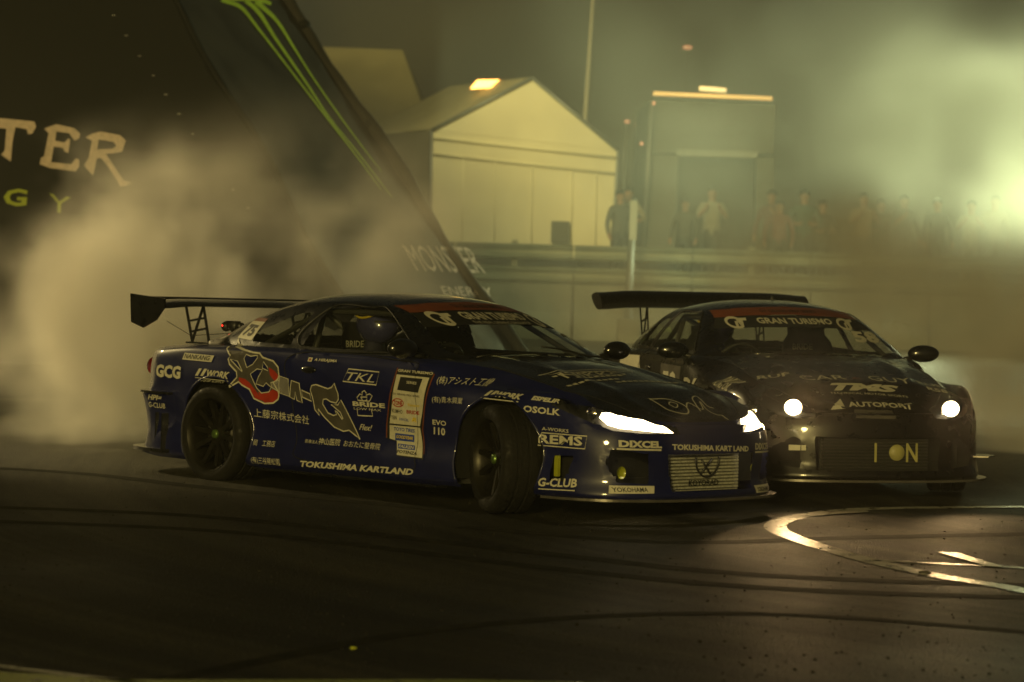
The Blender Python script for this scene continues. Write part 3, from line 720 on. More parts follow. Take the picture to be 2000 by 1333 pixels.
# bumper furniture
bm = bmesh.new()
for k in range(11): box(bm, (.83, 0, .185+k*.019), (.03, .62, .010))
bobj('cooler_fins', bm, M['alu'], car1, smooth=False)
bm = bmesh.new(); box(bm, (.80, 0, .28), (.03, .68, .23)); bobj('intercooler', bm, M['alu'], car1, smooth=False)
for s in (-1, 1):
    bm = bmesh.new(); lathe(bm, [(.0005, 0), (.02, .004), (.032, .012), (.036, .02)], (.72, s*.58, .275), 'x', 20)
    fl = bobj('painted_duct_glint', bm, M['ductglint'], car1); fl.scale = (1, 1, 1)  # yellow disc paints the reflection inside the duct; no lamp here
for s in (-1, 1):
    bm = bmesh.new(); box(bm, (.47, s*.66, .29), (.24, .12, .20)); bobj('vent_duct', bm, M['void'], car1, smooth=False)
    bm = bmesh.new(); box(bm, (.425, s*.78, .30), (.03, .02, .12)); bobj('painted_vent_glint', bm, M['ductglint'], car1, smooth=False)  # yellow block paints a glint inside the corner vent
def lip_strip(x0, x1, z, out, th, name, mt, parent, rear=False):
    P = smooth_path(OUT_KEYS, .03); P = P[(P[:, 0] > x0) & (P[:, 0] < x1)]
    d = np.gradient(P, axis=0); n = np.stack([-d[:, 1], d[:, 0]], 1); n /= np.linalg.norm(n, axis=1)[:, None]; n *= np.sign((n*(P-np.array([-1.3, 0]))).sum(1))[:, None]
    H = [P-n*.05, P+n*out]; b = bmesh.new()
    for sg in (1, -1):
        A = [[b.verts.new((q[0], sg*q[1], z+dz)) for q in H[k]] for k, dz in ((0, 0), (1, 0), (1, th), (0, th))]
        for k in range(4):
            for i in range(len(P)-1): b.faces.new((A[k][i], A[k][i+1], A[(k+1) % 4][i+1], A[(k+1) % 4][i]))
        for i in (0, len(P)-1): b.faces.new([A[k][i] for k in range(4)])
    bmesh.ops.recalc_face_normals(b, faces=b.faces[:])
    return bobj(name, b, mt, parent, smooth=False)
lip_strip(.38, 2, .118, .045, .014, 'front_splitter', M['lipchrome'], car1)
lip_strip(-5, -3.02, .165, .055, .022, 'rear_lip', M['black'], car1)
lip_strip(-5, -3.02, .545, .018, .014, 'bumper_shelf', M['black'], car1)
lip_strip(-2.15, -.42, .115, .03, .014, 'side_skirt_lip', M['black'], car1)
for s in (-1, 1):
    for k in range(3):
        bm = bmesh.new(); x = -3.08-.13*k; yy = .875-.03*k-.02*k*k; box(bm, (x, s*yy, .30), (.012, .05, .24)); bobj('bumper_fin', bm, M['black'], car1, smooth=False)
    bm = bmesh.new(); lathe(bm, [(.0005, -.012), (.05, -.008), (.06, 0)], (-3.62, s*.56, .71), 'x', 22); bobj('tail_lamp', bm, M['tail'], car1)
    bm = bmesh.new(); lathe(bm, [(.0005, -.012), (.045, -.008), (.05, 0)], (-3.63, s*.40, .71), 'x', 22); bobj('tail_lamp', bm, M['tail'], car1)
bm = bmesh.new(); tube(bm, [(-3.3, .4, .2), (-3.72, .42, .22)], .055, 16); bobj('exhaust_pipe', bm, M['steel'], car1)
# small action camera on the boot lid
cm = empty_part('boot_camera', car1)
bm = bmesh.new(); tube(bm, [(-2.96, -.42, .895), (-2.96, -.42, .97)], .014, 8); box(bm, (-2.96, -.42, .905), (.10, .08, .012)); bobj('camera_mount', bm, M['plastic'], cm, smooth=False)
bm = bmesh.new(); box(bm, (-2.96, -.42, 1.0), (.10, .06, .065)); bmesh.ops.bevel(bm, geom=bm.edges[:], offset=.01, segments=2); tube(bm, [(-2.92, -.42, 1.0), (-2.87, -.42, 1.0)], .024, 12); sphere(bm, (-3.02, -.43, .995), .035); bobj('camera_housing', bm, M['plastic'], cm)
bm = bmesh.new(); sphere(bm, (-3.02, -.464, 1.0), .005); bobj('indicator_light', bm, M['redled'], cm)
bm = bmesh.new(); tube(bm, [(-3.18, -.80, 1.02), (-3.05, -.7, .93), (-2.97, -.45, .95)], .0022, 5); bobj('wing_stay', bm, M['plastic'], car1)
# wipers
bm = bmesh.new()
for y0, y1 in ((-.55, -.05), (.0, .5)):
    q = [surf(bvh1, 'top', (y0+(y1-y0)*t, .50-.10*t), .012) for t in np.linspace(0, 1, 8)]; tube(bm, [a for a in q if a], .006, 5)
bobj('wiper', bm, M['plastic'], car1)
# livery
decals(car1, bvh1, DEC1)
B = bvh1
patch(car1, B, 'right', LOGO['body'], 'greyv', .002, 'sticker'); outline(car1, B, 'right', LOGO['body'], 'vinyl', .010)
for k in ('red1', 'red2', 'red3'): patch(car1, B, 'right', LOGO[k], 'redv', .003)
for k in ('hole1', 'hole2', 'hole3', 'hole4'): patch(car1, B, 'right', LOGO[k], 'navy', .0042); outline(car1, B, 'right', LOGO[k], 'vinyl', .006, .005)
for k in ('silver1', 'm1'): patch(car1, B, 'right', LOGO[k], 'silverv', .0044); outline(car1, B, 'right', LOGO[k], 'vinyl', .006, .005)
for k in ('m2', 'dash', 'G'): patch(car1, B, 'right', LOGO[k], 'greyv', .0044); outline(car1, B, 'right', LOGO[k], 'vinyl', .008, .0055)
for k in (0, 1, 2): outline(car1, B, 'right', SEATMARK[k], 'vinyl', .007, .004, closed=(k < 2))
patch(car1, B, 'right', [(-.895, .80), (-.572, .79), (-.60, .70), (-.64, .57), (-.658, .445), (-.62, .27), (-.84, .275), (-.88, .36), (-.985, .375), (-.985, .46), (-.96, .585), (-.92, .71)], 'blackv', .002)
patch(car1, B, 'right', PL_p1, 'vinyl', .0026); patch(car1, B, 'right', PL_p2, 'vinyl', .0026)
outline(car1, B, 'right', PL_oL, 'orangev', .010, .003, closed=False); outline(car1, B, 'right', PL_oR, 'orangev', .010, .003, closed=False)
patch(car1, B, 'right', PL_scr, 'blackv', .0032); patch(car1, B, 'right', PL_gy, 'bluev', .0032); patch(car1, B, 'right', PL_dl, 'bluev', .0032)
outline(car1, B, 'right', oval((-.871, .596), .05, .024), 'redv', .006, .004)
decals(car1, B, [('GOODYEAR', 'right', (-.895, .382), (-.742, .379), .02, 'yellowv', .03, .2), ('FALKEN', 'right', (-.862, .328), (-.725, .325), .018, 'vinyl', .03, .1), ('SERIES', 'right', (-.79, .715), (-.70, .712), .016, 'vinyl', .01, 0),
    ('R', 'right', (-.752, .489), (-.708, .487), .026, 'yellowv', .05, .2), ('EQUIP SUPPLY', 'right', (-2.68, .645), (-2.44, .64), .014, 'vinyl', .0, .2), ('LOW MAX', 'right', (-1.28, .535), (-1.03, .535), .014, 'vinyl', 0, 0)])
outline(car1, B, 'right', [(-2.74, .668), (-2.40, .658)], 'vinyl', .004, closed=False); outline(car1, B, 'right', [(-.14, .661), (.17, .652)], 'vinyl', .006, closed=False)
for a in (-2.745, -2.69): patch(car1, B, 'right', [(a, .68), (a+.03, .68), (a+.065, .728), (a+.035, .728)], 'vinyl', .0035)
for a in (-.125, -.08): patch(car1, B, 'right', [(a, .674), (a+.03, .674), (a+.055, .706), (a+.028, .706)], 'vinyl', .0035)
patch(car1, B, 'right', [(-2.92, .778), (-2.60, .772), (-2.585, .815), (-2.905, .822)], 'vinyl', .002)
patch(car1, B, 'right', PL_flag, 'vinyl', .0028); patch(car1, B, 'right', oval((-1.695, .824), .008, .008, 10), 'redv', .004)
outline(car1, B, 'right', PL_TKLbox, 'vinyl', .007)
outline(car1, B, 'corner', [(-.365, .412), (-.10, .408), (-.09, .48), (-.345, .485)], 'vinyl', .006); outline(car1, B, 'corner', [(-.355, .165), (-.15, .17)], 'vinyl', .006, closed=False)
for a, b in (((-.66, .415), (-.42, .411)), ((.385, .385), (.62, .38))): outline(car1, B, 'front', [a, b], 'vinyl', .010, closed=False)
for p, t0, t1 in (([(-.695, .163), (-.465, .166), (-.455, .208), (-.685, .208)], (-.68, .172), (-.50, .174)), ([(.40, .145), (.66, .145), (.64, .19), (.38, .19)], (.41, .153), (.60, .153))):
    patch(car1, B, 'front', p, 'vinyl'); decals(car1, B, [('YOKOHAMA', 'front', t0, t1, .026, 'blackv', .02, 0)])
bm = bmesh.new(); pts = [(.855, .02+.10*math.cos(a), .345+.10*math.sin(a)) for a in np.linspace(PI*.95, 2.05*PI, 20)]; tube(bm, pts, .006, 6); tube(bm, [(.855, -.03, .345), (.855, .05, .26)], .006, 6); tube(bm, [(.855, .06, .35), (.855, -.03, .27)], .006, 6); bobj('grille_emblem', bm, M['plastic'], car1)
decals_c = text_bm('KOYORAD', .035, .03, 0, fit=.26)
for v_ in decals_c.verts: v_.co = Vector((.850, -.13+v_.co.x, .195+v_.co.y))
bobj('lettering', decals_c, M['blackv'], car1, smooth=False)
# C-pillar number plate, windscreen band and numbers
patch(car1, B, 'right', [(-2.564, .933), (-2.385, .921), (-2.37, 1.06), (-2.545, 1.065)], 'vinyl', .003); patch(car1, B, 'right', [(-2.545, 1.045), (-2.37, 1.04), (-2.37, 1.062), (-2.547, 1.067)], 'orangev', .0036)
decals(car1, B, [('75', 'right', (-2.535, .95), (-2.41, .942), .075, 'blackv', .05, .1)])
patch(car1, B, 'front', [(-.515, 1.135), (-.3, 1.155), (0, 1.165), (.3, 1.155), (.515, 1.135), (.50, 1.175), (.3, 1.198), (0, 1.21), (-.3, 1.198), (-.50, 1.175)], 'orangev', .004)
patch(car1, B, 'front', [(-.57, 1.05), (-.3, 1.072), (0, 1.08), (.3, 1.072), (.57, 1.05), (.515, 1.132), (.3, 1.152), (0, 1.162), (-.3, 1.152), (-.515, 1.132)], 'blackv', .003)
decals(car1, B, [('D1 GRAND PRIX SERIES', 'front', (-.20, 1.175), (.20, 1.175), .018, 'blackv', .02, 0), ('GRAN TURISMO', 'front', (-.27, 1.105), (.27, 1.105), .044, 'vinyl', .03, 0),
    ('THE REAL DRIVING SIMULATOR', 'front', (-.25, 1.082), (.25, 1.082), .014, 'vinyl', .0, 0), ('75', 'front', (.47, .945), (.66, .94), .085, 'vinyl', .03, 0)])
gt_mark(car1, B, 'front', (-.42, 1.105), .10); gt_mark(car1, B, 'front', (.36, 1.105), .10)
# lettering on the bonnet, mostly small lines of type (seen from in front)
for (y0, y1, t) in ((-.50, .10, .10), (-.40, .0, .20), (-.55, -.1, .27), (-.2, .35, .33)):
    for k in range(int((y1-y0)/.05)):
        a = y0+k*.05; b = .0 + t
        patch(car1, B, 'top', [(a, -b), (a+.036, -b-.004), (a+.036, -b+.016+.01*(k % 2)), (a, -b+.02)], 'vinyl', .003, 'lettering')
outline(car1, B, 'top', [(-.56, -.03), (.20, -.07), (.17, -.11), (-.45, -.07)], 'vinyl', .008)
decals(car1, B, [('NIKKO', 'top', (-.45, -.17), (.05, -.19), .07, 'vinyl', .0, 0)])
outline(car1, B, 'top', [(-.22, -.60), (-.17, -.72), (-.06, -.76), (.0, -.69), (-.08, -.62), (-.20, -.61)], 'vinyl', .009, sm=True)
outline(car1, B, 'top', [(-.12, -.67), (-.09, -.70), (-.05, -.67), (-.09, -.65)], 'vinyl', .007, sm=True)
outline(car1, B, 'top', [(.0, -.70), (.06, -.66), (.12, -.72), (.18, -.64), (.16, -.74), (.26, -.80)], 'vinyl', .008, closed=False, sm=True)
outline(car1, B, 'top', [(.08, -.74), (.14, -.62), (.22, -.58), (.20, -.68), (.24, -.70)], 'vinyl', .008, closed=False, sm=True)
headlight_spots(car1, [(.90, -.44, .535), (.90, .44, .535)], 42, (1, .66, .30))
place_car(car1, .533, 17.007, -.79, -.0109, -.0113)

DEC2 = [
    ('RUF', 'top', (-.607, -.262), (-.40, -.30), .07, 'vinyl', .02, 0), ('CAR', 'top', (-.368, -.44), (-.064, -.46), .12, 'vinyl', .0, 0), ('c', 'top', (-.025, -.456), (.038, -.453), .05, 'orangev', .02, 0),
    ('GUY', 'top', (.087, -.47), (.366, -.50), .13, 'vinyl', .0, 0), ('TMS', 'top', (-.211, -.615), (.246, -.636), .10, 'vinyl', .06, .35), ('TECHNICAL MOTOR SPORTS', 'top', (-.239, -.651), (.272, -.683), .02, 'vinyl', .0, 0),
    ('AUTOPORT', 'top', (-.159, -.79), (.267, -.80), .05, 'vinyl', .03, 0), ('RUF', 'top', (.423, -.46), (.60, -.45), .08, 'vinyl', .02, 0), ('R58', 'top', (.453, -.555), (.593, -.552), .05, 'vinyl', .02, 0),
    ('RACING OIL', 'right', (-.05, .70), (.30, .66), .05, 'vinyl', .02, .2),
]

# ------------------------------------------------------------------ second car: black drift coupe following close behind
car2 = empty('drift_car', (0, 0, 0), 0, 'black drift coupe with round lit headlamps, number 58, behind and right of the blue car', 'race car')
spec2 = dict(paint=M['darkbody'], hood=M['darkbody'], deck=M['darkbody'], roof=M['darkbody'],
    openings=[[(-.40, .19), (.40, .19), (.42, .40), (-.42, .40)],
              [(.50, .20), (.66, .22), (.68, .32), (.54, .40), (.50, .38)], [(-.50, .20), (-.66, .22), (-.68, .32), (-.54, .40), (-.50, .38)]],
    headlight=[(.39, .52), (.39, .58), (.47, .63), (.59, .65), (.67, .64), (.70, .58), (.62, .53), (.50, .51)],
    lamps=[(.525, .578, .050, 1.15, .80, True)])
bvh2 = car_body(car2, spec2)
for x, y, st in ((0, -.79, -.30), (0, .79, -.30), (-WB, -.80, 0), (-WB, .80, 0)): make_wheel(car2, x, y, .312, st)
cockpit(car2)
rear_wing(car2, 1.215, 1.66, -3.15, .34, M['carbon'], plates=False, thick=2.2)
for s in (-1, 1): mirror_part(car2, bvh2, s, -.78, s*.90, .90, M['black'])
lip_strip(.38, 2, .118, .05, .014, 'front_splitter', M['lipchrome'], car2)
lip_strip(-5, -3.02, .165, .05, .022, 'rear_lip', M['black'], car2)
lip_strip(-2.15, -.42, .115, .03, .014, 'side_skirt_lip', M['black'], car2)
for s in (-1, 1):
    bm = bmesh.new(); x = .60
    prism(bm, [(.44, .83*s), (.70, .70*s), (.74, .80*s), (.60, .90*s), (.46, .90*s)], .265, .273, 'z'); bobj('canard', bm, M['lipchrome'], car2, smooth=False)
    bm = bmesh.new(); lathe(bm, [(.0005, -.012), (.06, -.008), (.07, 0)], (-3.60, s*.56, .70), 'x', 22); bobj('tail_lamp', bm, M['tail'], car2)
bm = bmesh.new()
for k in range(10): box(bm, (.84, 0, .20+k*.020), (.03, .70, .008))
bobj('cooler_fins', bm, M['plastic'], car2, smooth=False)
bm = bmesh.new(); box(bm, (.81, 0, .29), (.03, .72, .22)); bobj('intercooler', bm, M['plastic'], car2, smooth=False)
bm = bmesh.new(); lathe(bm, [(.0005, 0), (.05, 0), (.052, -.006)], (.862, .14, .30), 'x', 24); bobj('grille_badge', bm, M['vinyly'], car2)
for tx, yy in (('I', .02), ('N', .23)):
    t = text_bm(tx, .12, .02, 0)
    for v_ in t.verts: v_.co = Vector((.860, yy-.03+v_.co.x*.7, .24+v_.co.y))
    bobj('lettering', t, M['vinyly'], car2, smooth=False)
bm = bmesh.new(); tube(bm, [(-1.75, .1, 1.24), (-1.76, .1, 1.29)], [.02, .008], 8); bobj('roof_aerial', bm, M['plastic'], car2)
B = bvh2
decals(car2, B, DEC2)
patch(car2, B, 'front', [(-.52, 1.125), (-.3, 1.145), (0, 1.155), (.3, 1.145), (.52, 1.125), (.50, 1.175), (.3, 1.198), (0, 1.21), (-.3, 1.198), (-.50, 1.175)], 'orangev', .004)
patch(car2, B, 'front', [(-.57, 1.05), (-.3, 1.065), (0, 1.07), (.3, 1.065), (.57, 1.05), (.52, 1.122), (.3, 1.142), (0, 1.152), (-.3, 1.142), (-.52, 1.122)], 'blackv', .003)
decals(car2, B, [('GRAN TURISMO', 'front', (-.27, 1.092), (.27, 1.092), .04, 'vinyl', .03, 0), ('D1 GRAND PRIX SERIES', 'front', (-.2, 1.17), (.2, 1.17), .018, 'blackv', .02, 0), ('58', 'front', (.36, .975), (.58, .97), .075, 'vinyl', .04, 0)])
gt_mark(car2, B, 'front', (-.42, 1.095), .10); gt_mark(car2, B, 'front', (.36, 1.095), .10)
patch(car2, B, 'top', [(-.284, -.80), (-.19, -.70), (-.187, -.80)], 'vinyl', .003); patch(car2, B, 'front', [(-.155, .52), (.107, .515), (.12, .565), (-.13, .57)], 'greyv', .003); patch(car2, B, 'front', [(-.567, .31), (-.467, .312), (-.468, .345), (-.568, .345)], 'vinyl', .003)
patch(car2, B, 'right', [(-1.35, .80), (-.80, .79), (-.80, .52), (-1.30, .50)], 'greyv', .002)
decals(car2, B, [('58', 'right', (-1.28, .55), (-.90, .55), .2, 'vinyl', .05, 0), ('D1', 'right', (-.70, .62), (-.42, .62), .10, 'vinyl', .05, .2)])
patch(car2, B, 'right', [(-2.4, .84), (-1.95, .84), (-1.8, .60), (-2.2, .56)], 'vinyl', .002); patch(car2, B, 'right', [(-3.2, .80), (-2.9, .80), (-2.8, .70), (-3.1, .68)], 'orangev', .002)
headlight_spots(car2, [(.88, -.525, .578), (.88, .525, .578)], 26, (1, .64, .28))
CAR2 = (2.148, 18.784, -1.365, -.0206, .0077)
place_car(car2, *CAR2)
for o_ in (car1, car2): tag(o_, group='drift cars')
# ==== END OF CARS

# ------------------------------------------------------------------ ground and painted marks
def at(px, py, Y):
    """world point on the sight line of photo point (px, py) at distance Y in front of the camera"""
    F = 5555.56; d = cam.matrix_world.to_3x3() @ Vector((px-1000, -(py-666.5), -F)); o = cam.matrix_world.translation
    return o+d*(Y/d.y)
def gnd(px, py, z=0):
    F = 5555.56; d = cam.matrix_world.to_3x3() @ Vector((px-1000, -(py-666.5), -F)); o = cam.matrix_world.translation
    return o+d*((z-o.z)/d.z)
def node(nt_, t, **kw):
    n = nt_.nodes.new(t)
    for k, v_ in kw.items():
        if k.startswith('i_'):
            key = k[2:]; n.inputs[int(key) if key.isdigit() else key.replace('_', ' ')].default_value = v_
        else: setattr(n, k, v_)
    return n
def asphalt_mat():
    m = bpy.data.materials.new('worn_asphalt'); m.use_nodes = True; t = m.node_tree; L = t.links; b = t.nodes['Principled BSDF']
    tc = node(t, 'ShaderNodeTexCoord')
    big = node(t, 'ShaderNodeTexNoise', i_Scale=.35, i_Detail=6, i_Roughness=.6); L.new(tc.outputs['Object'], big.inputs['Vector'])
    fine = node(t, 'ShaderNodeTexNoise', i_Scale=26, i_Detail=6, i_Roughness=.8); L.new(tc.outputs['Object'], fine.inputs['Vector'])
    vor = node(t, 'ShaderNodeTexVoronoi', i_Scale=95); L.new(tc.outputs['Object'], vor.inputs['Vector'])
    # curved tyre tracks: rings round the drift centre, broken up by noise
    mp = node(t, 'ShaderNodeMapping'); mp.inputs['Location'].default_value = (-9, -20, 0); L.new(tc.outputs['Object'], mp.inputs['Vector'])
    ln = node(t, 'ShaderNodeVectorMath', operation='LENGTH'); L.new(mp.outputs[0], ln.inputs[0])
    cmb = node(t, 'ShaderNodeCombineXYZ'); L.new(ln.outputs['Value'], cmb.inputs[0])
    n2 = node(t, 'ShaderNodeTexNoise', i_Scale=.12, i_Detail=2); L.new(tc.outputs['Object'], n2.inputs['Vector']); L.new(n2.outputs[0], cmb.inputs[1])
    tr = node(t, 'ShaderNodeTexNoise', i_Scale=2.6, i_Detail=3, i_Roughness=.65); L.new(cmb.outputs[0], tr.inputs['Vector'])
    trr = node(t, 'ShaderNodeMapRange'); trr.inputs[1].default_value = .42; trr.inputs[2].default_value = .60; trr.inputs[3].default_value = .28; trr.inputs[4].default_value = 1; L.new(tr.outputs[0], trr.inputs[0])
    r1 = node(t, 'ShaderNodeValToRGB'); r1.color_ramp.elements[0].position = .32; r1.color_ramp.elements[0].color = (.028, .027, .022, 1); r1.color_ramp.elements[1].position = .72; r1.color_ramp.elements[1].color = (.062, .058, .045, 1)
    L.new(big.outputs[0], r1.inputs[0])
    r2 = node(t, 'ShaderNodeValToRGB'); r2.color_ramp.elements[0].position = .35; r2.color_ramp.elements[0].color = (.35, .35, .35, 1); r2.color_ramp.elements[1].position = .72; r2.color_ramp.elements[1].color = (2.2, 2.1, 1.85, 1)
    L.new(fine.outputs[0], r2.inputs[0])
    m1 = node(t, 'ShaderNodeMix', data_type='RGBA', blend_type='MULTIPLY'); m1.inputs[0].default_value = 1; L.new(r1.outputs[0], m1.inputs[6]); L.new(r2.outputs[0], m1.inputs[7])
    m2 = node(t, 'ShaderNodeVectorMath', operation='SCALE'); L.new(m1.outputs[2], m2.inputs[0]); L.new(trr.outputs[0], m2.inputs['Scale']); L.new(m2.outputs[0], b.inputs['Base Color'])
    rr = node(t, 'ShaderNodeMapRange'); rr.inputs[1].default_value = .3; rr.inputs[2].default_value = .7; rr.inputs[3].default_value = .45; rr.inputs[4].default_value = .70; b.inputs['Specular IOR Level'].default_value = .3; L.new(big.outputs[0], rr.inputs[0]); L.new(rr.outputs[0], b.inputs['Roughness'])
    ad = node(t, 'ShaderNodeMath', operation='ADD'); L.new(fine.outputs[0], ad.inputs[0]); L.new(vor.outputs['Distance'], ad.inputs[1])
    bp = node(t, 'ShaderNodeBump', i_Strength=.9, i_Distance=.007); L.new(ad.outputs[0], bp.inputs['Height']); L.new(bp.outputs[0], b.inputs['Normal'])
    return m
def road_paint(name, col, wear=.41):
    m = bpy.data.materials.new(name); m.use_nodes = True; t = m.node_tree; L = t.links; b = t.nodes['Principled BSDF']
    tc = node(t, 'ShaderNodeTexCoord'); mp = node(t, 'ShaderNodeMapping'); mp.inputs['Scale'].default_value = (1, .5, 1); L.new(tc.outputs['Object'], mp.inputs['Vector'])
    nz = node(t, 'ShaderNodeTexNoise', i_Scale=9, i_Detail=7, i_Roughness=.75); L.new(mp.outputs[0], nz.inputs['Vector'])
    r = node(t, 'ShaderNodeValToRGB'); r.color_ramp.elements[0].position = wear-.05; r.color_ramp.elements[0].color = (.05, .047, .038, 1); r.color_ramp.elements[1].position = wear+.08; r.color_ramp.elements[1].color = (*col, 1)
    L.new(nz.outputs[0], r.inputs[0]); L.new(r.outputs[0], b.inputs['Base Color']); b.inputs['Roughness'].default_value = .26
    f = node(t, 'ShaderNodeTexNoise', i_Scale=80, i_Detail=3); L.new(tc.outputs['Object'], f.inputs['Vector'])
    bp = node(t, 'ShaderNodeBump', i_Strength=.5, i_Distance=.005); L.new(f.outputs[0], bp.inputs['Height']); L.new(bp.outputs[0], b.inputs['Normal'])
    return m
ASPH = asphalt_mat(); WPAINT = road_paint('worn_white_road_paint', (.50, .48, .40)); YPAINT = road_paint('worn_yellow_road_paint', (.34, .40, .04), .38)
bm = bmesh.new(); bmesh.ops.create_grid(bm, x_segments=40, y_segments=40, size=400); tag(bobj('ground', bm, ASPH, smooth=False), kind='structure')
def flat(name, pts, mt, z=.004):
    bm = bmesh.new(); f = bm.faces.new([bm.verts.new((p[0], p[1], z)) for p in pts])
    if f.normal.z < 0: f.normal_flip()
    bmesh.ops.triangulate(bm, faces=bm.faces[:]); bm.normal_update()
    for q in bm.faces:
        if q.normal.z < 0: q.normal_flip()
    return tag(bobj(name, bm, mt, smooth=False), kind='structure')
def ribbon(name, pts, w0, mt, z=.004):
    P = smooth_path([(p[0], p[1]) for p in pts], .15); bm = bmesh.new(); d = np.gradient(P, axis=0); n = np.stack([-d[:, 1], d[:, 0]], 1); n /= np.linalg.norm(n, axis=1)[:, None]
    A = [bm.verts.new((*(p+q*w0/2), z)) for p, q in zip(P, n)]; B_ = [bm.verts.new((*(p-q*w0/2), z)) for p, q in zip(P, n)]
    for i in range(len(P)-1): bm.faces.new((A[i], B_[i], B_[i+1], A[i+1]))
    bm.normal_update()
    if sum(f.normal.z for f in bm.faces) < 0: bmesh.ops.reverse_faces(bm, faces=bm.faces[:])
    return tag(bobj(name, bm, mt, smooth=False), kind='structure')
ribbon('painted_line', [gnd(*p) for p in ((2300, 1225), (1985, 1152), (1840, 1128), (1700, 1097), (1600, 1068), (1535, 1045), (1514, 1032), (1524, 1020), (1565, 1009), (1640, 999), (1700, 995), (1850, 992.5), (2000, 991), (2300, 989))], .13, WPAINT)
flat('painted_patch', [gnd(*p) for p in ((1545, 1010), (1610, 999), (1690, 996), (1697, 1003), (1640, 1006), (1600, 1010))], WPAINT, .008)
ribbon('painted_line', [gnd(*p) for p in ((1705, 1096), (1850, 1103), (2000, 1111), (2200, 1122))], .06, WPAINT)
flat('painted_wedge', [gnd(*p) for p in ((1830, 1081), (1870, 1082), (1960, 1110), (1925, 1108))], WPAINT, .008)
ribbon('painted_line', [gnd(*p) for p in ((-400, 775), (0, 781), (110, 783), (300, 790))], .12, WPAINT)
ribbon('painted_line', [gnd(*p) for p in ((-300, 1262), (0, 1303), (120, 1318), (300, 1340), (700, 1400))], .05, WPAINT)
RUBM = road_paint('tyre_rubber_marks', (.038, .036, .029), .52)
_b = RUBM.node_tree.nodes['Principled BSDF']; _b.inputs['Roughness'].default_value = .75; _b.inputs['Specular IOR Level'].default_value = .12
for _n in RUBM.node_tree.nodes:
    if _n.type == 'VALTORGB': _n.color_ramp.elements[0].color = (.019, .018, .015, 1)
for pts, wd in ((((-200, 985), (400, 1010), (1000, 1075), (1500, 1125), (2200, 1150)), .16), (((-200, 1012), (450, 1040), (1050, 1108), (1550, 1152), (2300, 1176)), .15),
                (((900, 1030), (1300, 1060), (1700, 1050), (2200, 1040)), .16), (((-200, 905), (150, 925), (420, 955), (900, 1000)), .16), (((300, 1333), (900, 1225), (1500, 1200), (2300, 1260)), .10)):
    ribbon('rubber_mark', [gnd(*p) for p in pts], wd, RUBM, .002)
flat('painted_verge', [gnd(*p) for p in ((-600, 1250), (0, 1314), (250, 1330), (900, 1329), (1500, 1345), (1500, 1700), (-600, 1700))], YPAINT)
# ------------------------------------------------------------------ background materials
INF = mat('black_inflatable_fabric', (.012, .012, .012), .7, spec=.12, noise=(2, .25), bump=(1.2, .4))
INF_LIT = mat('black_fabric_lit_tone', (.030, .028, .026), .7, spec=.15, noise=(1.5, .3), bump=(1.5, .3))  # same black fabric, paler: light on the right face put into its colour
LETW = mat('printed_pinkish_white', (.50, .40, .33), .6); LETG = mat('printed_green', (.36, .55, .02), .6); LETY = mat('printed_yellow_green', (.30, .36, .02), .6)
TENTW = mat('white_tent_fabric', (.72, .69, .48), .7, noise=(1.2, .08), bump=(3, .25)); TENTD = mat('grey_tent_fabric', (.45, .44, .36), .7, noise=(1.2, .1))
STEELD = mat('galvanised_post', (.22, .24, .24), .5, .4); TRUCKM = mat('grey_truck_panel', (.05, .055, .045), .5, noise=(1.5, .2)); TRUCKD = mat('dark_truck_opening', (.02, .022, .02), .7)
BARR = mat('weathered_concrete', (.20, .19, .13), .8, noise=(2, .25), bump=(20, .3)); BARRD = mat('guardrail_steel', (.22, .22, .15), .5, .3, noise=(3, .2))
WARM = mat('warm_light_tube', (1, .7, .3), .4, emis=(1, .58, .16), estr=.9); WARM2 = mat('bright_warm_lamp', (1, .8, .4), .4, emis=(1, .70, .26), estr=1.6); SMALL = mat('small_orange_lamp', (1, .6, .3), .4, emis=(1, .42, .22), estr=.9)
def xz_text(txt, size, fit, o, ex, ez, bold=.02, shear=0, step=None, depth=.01):
    """text laid in the plane o + ex*x + ez*y"""
    t = text_bm(txt, size, bold, shear, fit=fit)
    for v_ in t.verts: v_.co = o+ex*v_.co.x+ez*v_.co.y
    return t
# ------------------------------------------------------------------ black inflatable tent
inf = empty('inflatable_tent', at(400, 660, 33)*1.0, 0, 'huge black inflatable tent with green claw drips and pale lettering, at the left', 'inflatable tent'); inf.location.z = 0
base = inf.location.copy()
def ip(px, py, Y): return at(px, py, Y)-base
fl_b, rd_b, rr_b = ip(-700, 690, 35), ip(770, 640, 32), ip(1040, 640, 35.5)
def to_plane(p, a, b, c):
    n = (b-a).cross(c-a).normalized(); return Vector((p.x, p.y-(p-a).dot(n)/n.y, p.z))
def below(p): q = p.copy(); q.z = -.02; return q
top = [ip(-700, -900, 38), ip(-170, -900, 34.6), ip(15, -830, 37.5)]
def quad_sheet(a, b, c, d, n=14, m=18, bulge=.18):
    G = []; nrm = (b-a).cross(d-a).normalized()
    for i in range(n+1):
        row = []
        for j in range(m+1):
            u, v_ = i/n, j/m; p = (a.lerp(b, u)).lerp(d.lerp(c, u), v_); row.append(p+nrm*bulge*math.sin(PI*u)*math.sin(PI*min(1, v_*1.3)))
        G.append([tuple(q) for q in row])
    bm = bmesh.new(); grid(bm, np.array(G)); bmesh.ops.recalc_face_normals(bm, faces=bm.faces[:]); return bm, nrm
A0, A1, A2 = [below(p) for p in (fl_b, rd_b, rr_b)]
top[0] = to_plane(top[0], A0, A1, top[1]); top[2] = to_plane(top[2], A1, A2, top[1])
bk1 = Vector((A0.x, A0.y+9, -.02)); bk2 = Vector((A2.x-1, A2.y+6, -.02))
tb1 = top[0]+Vector((0, 7, 0)); tb2 = top[2]+Vector((-1, 5, 0))
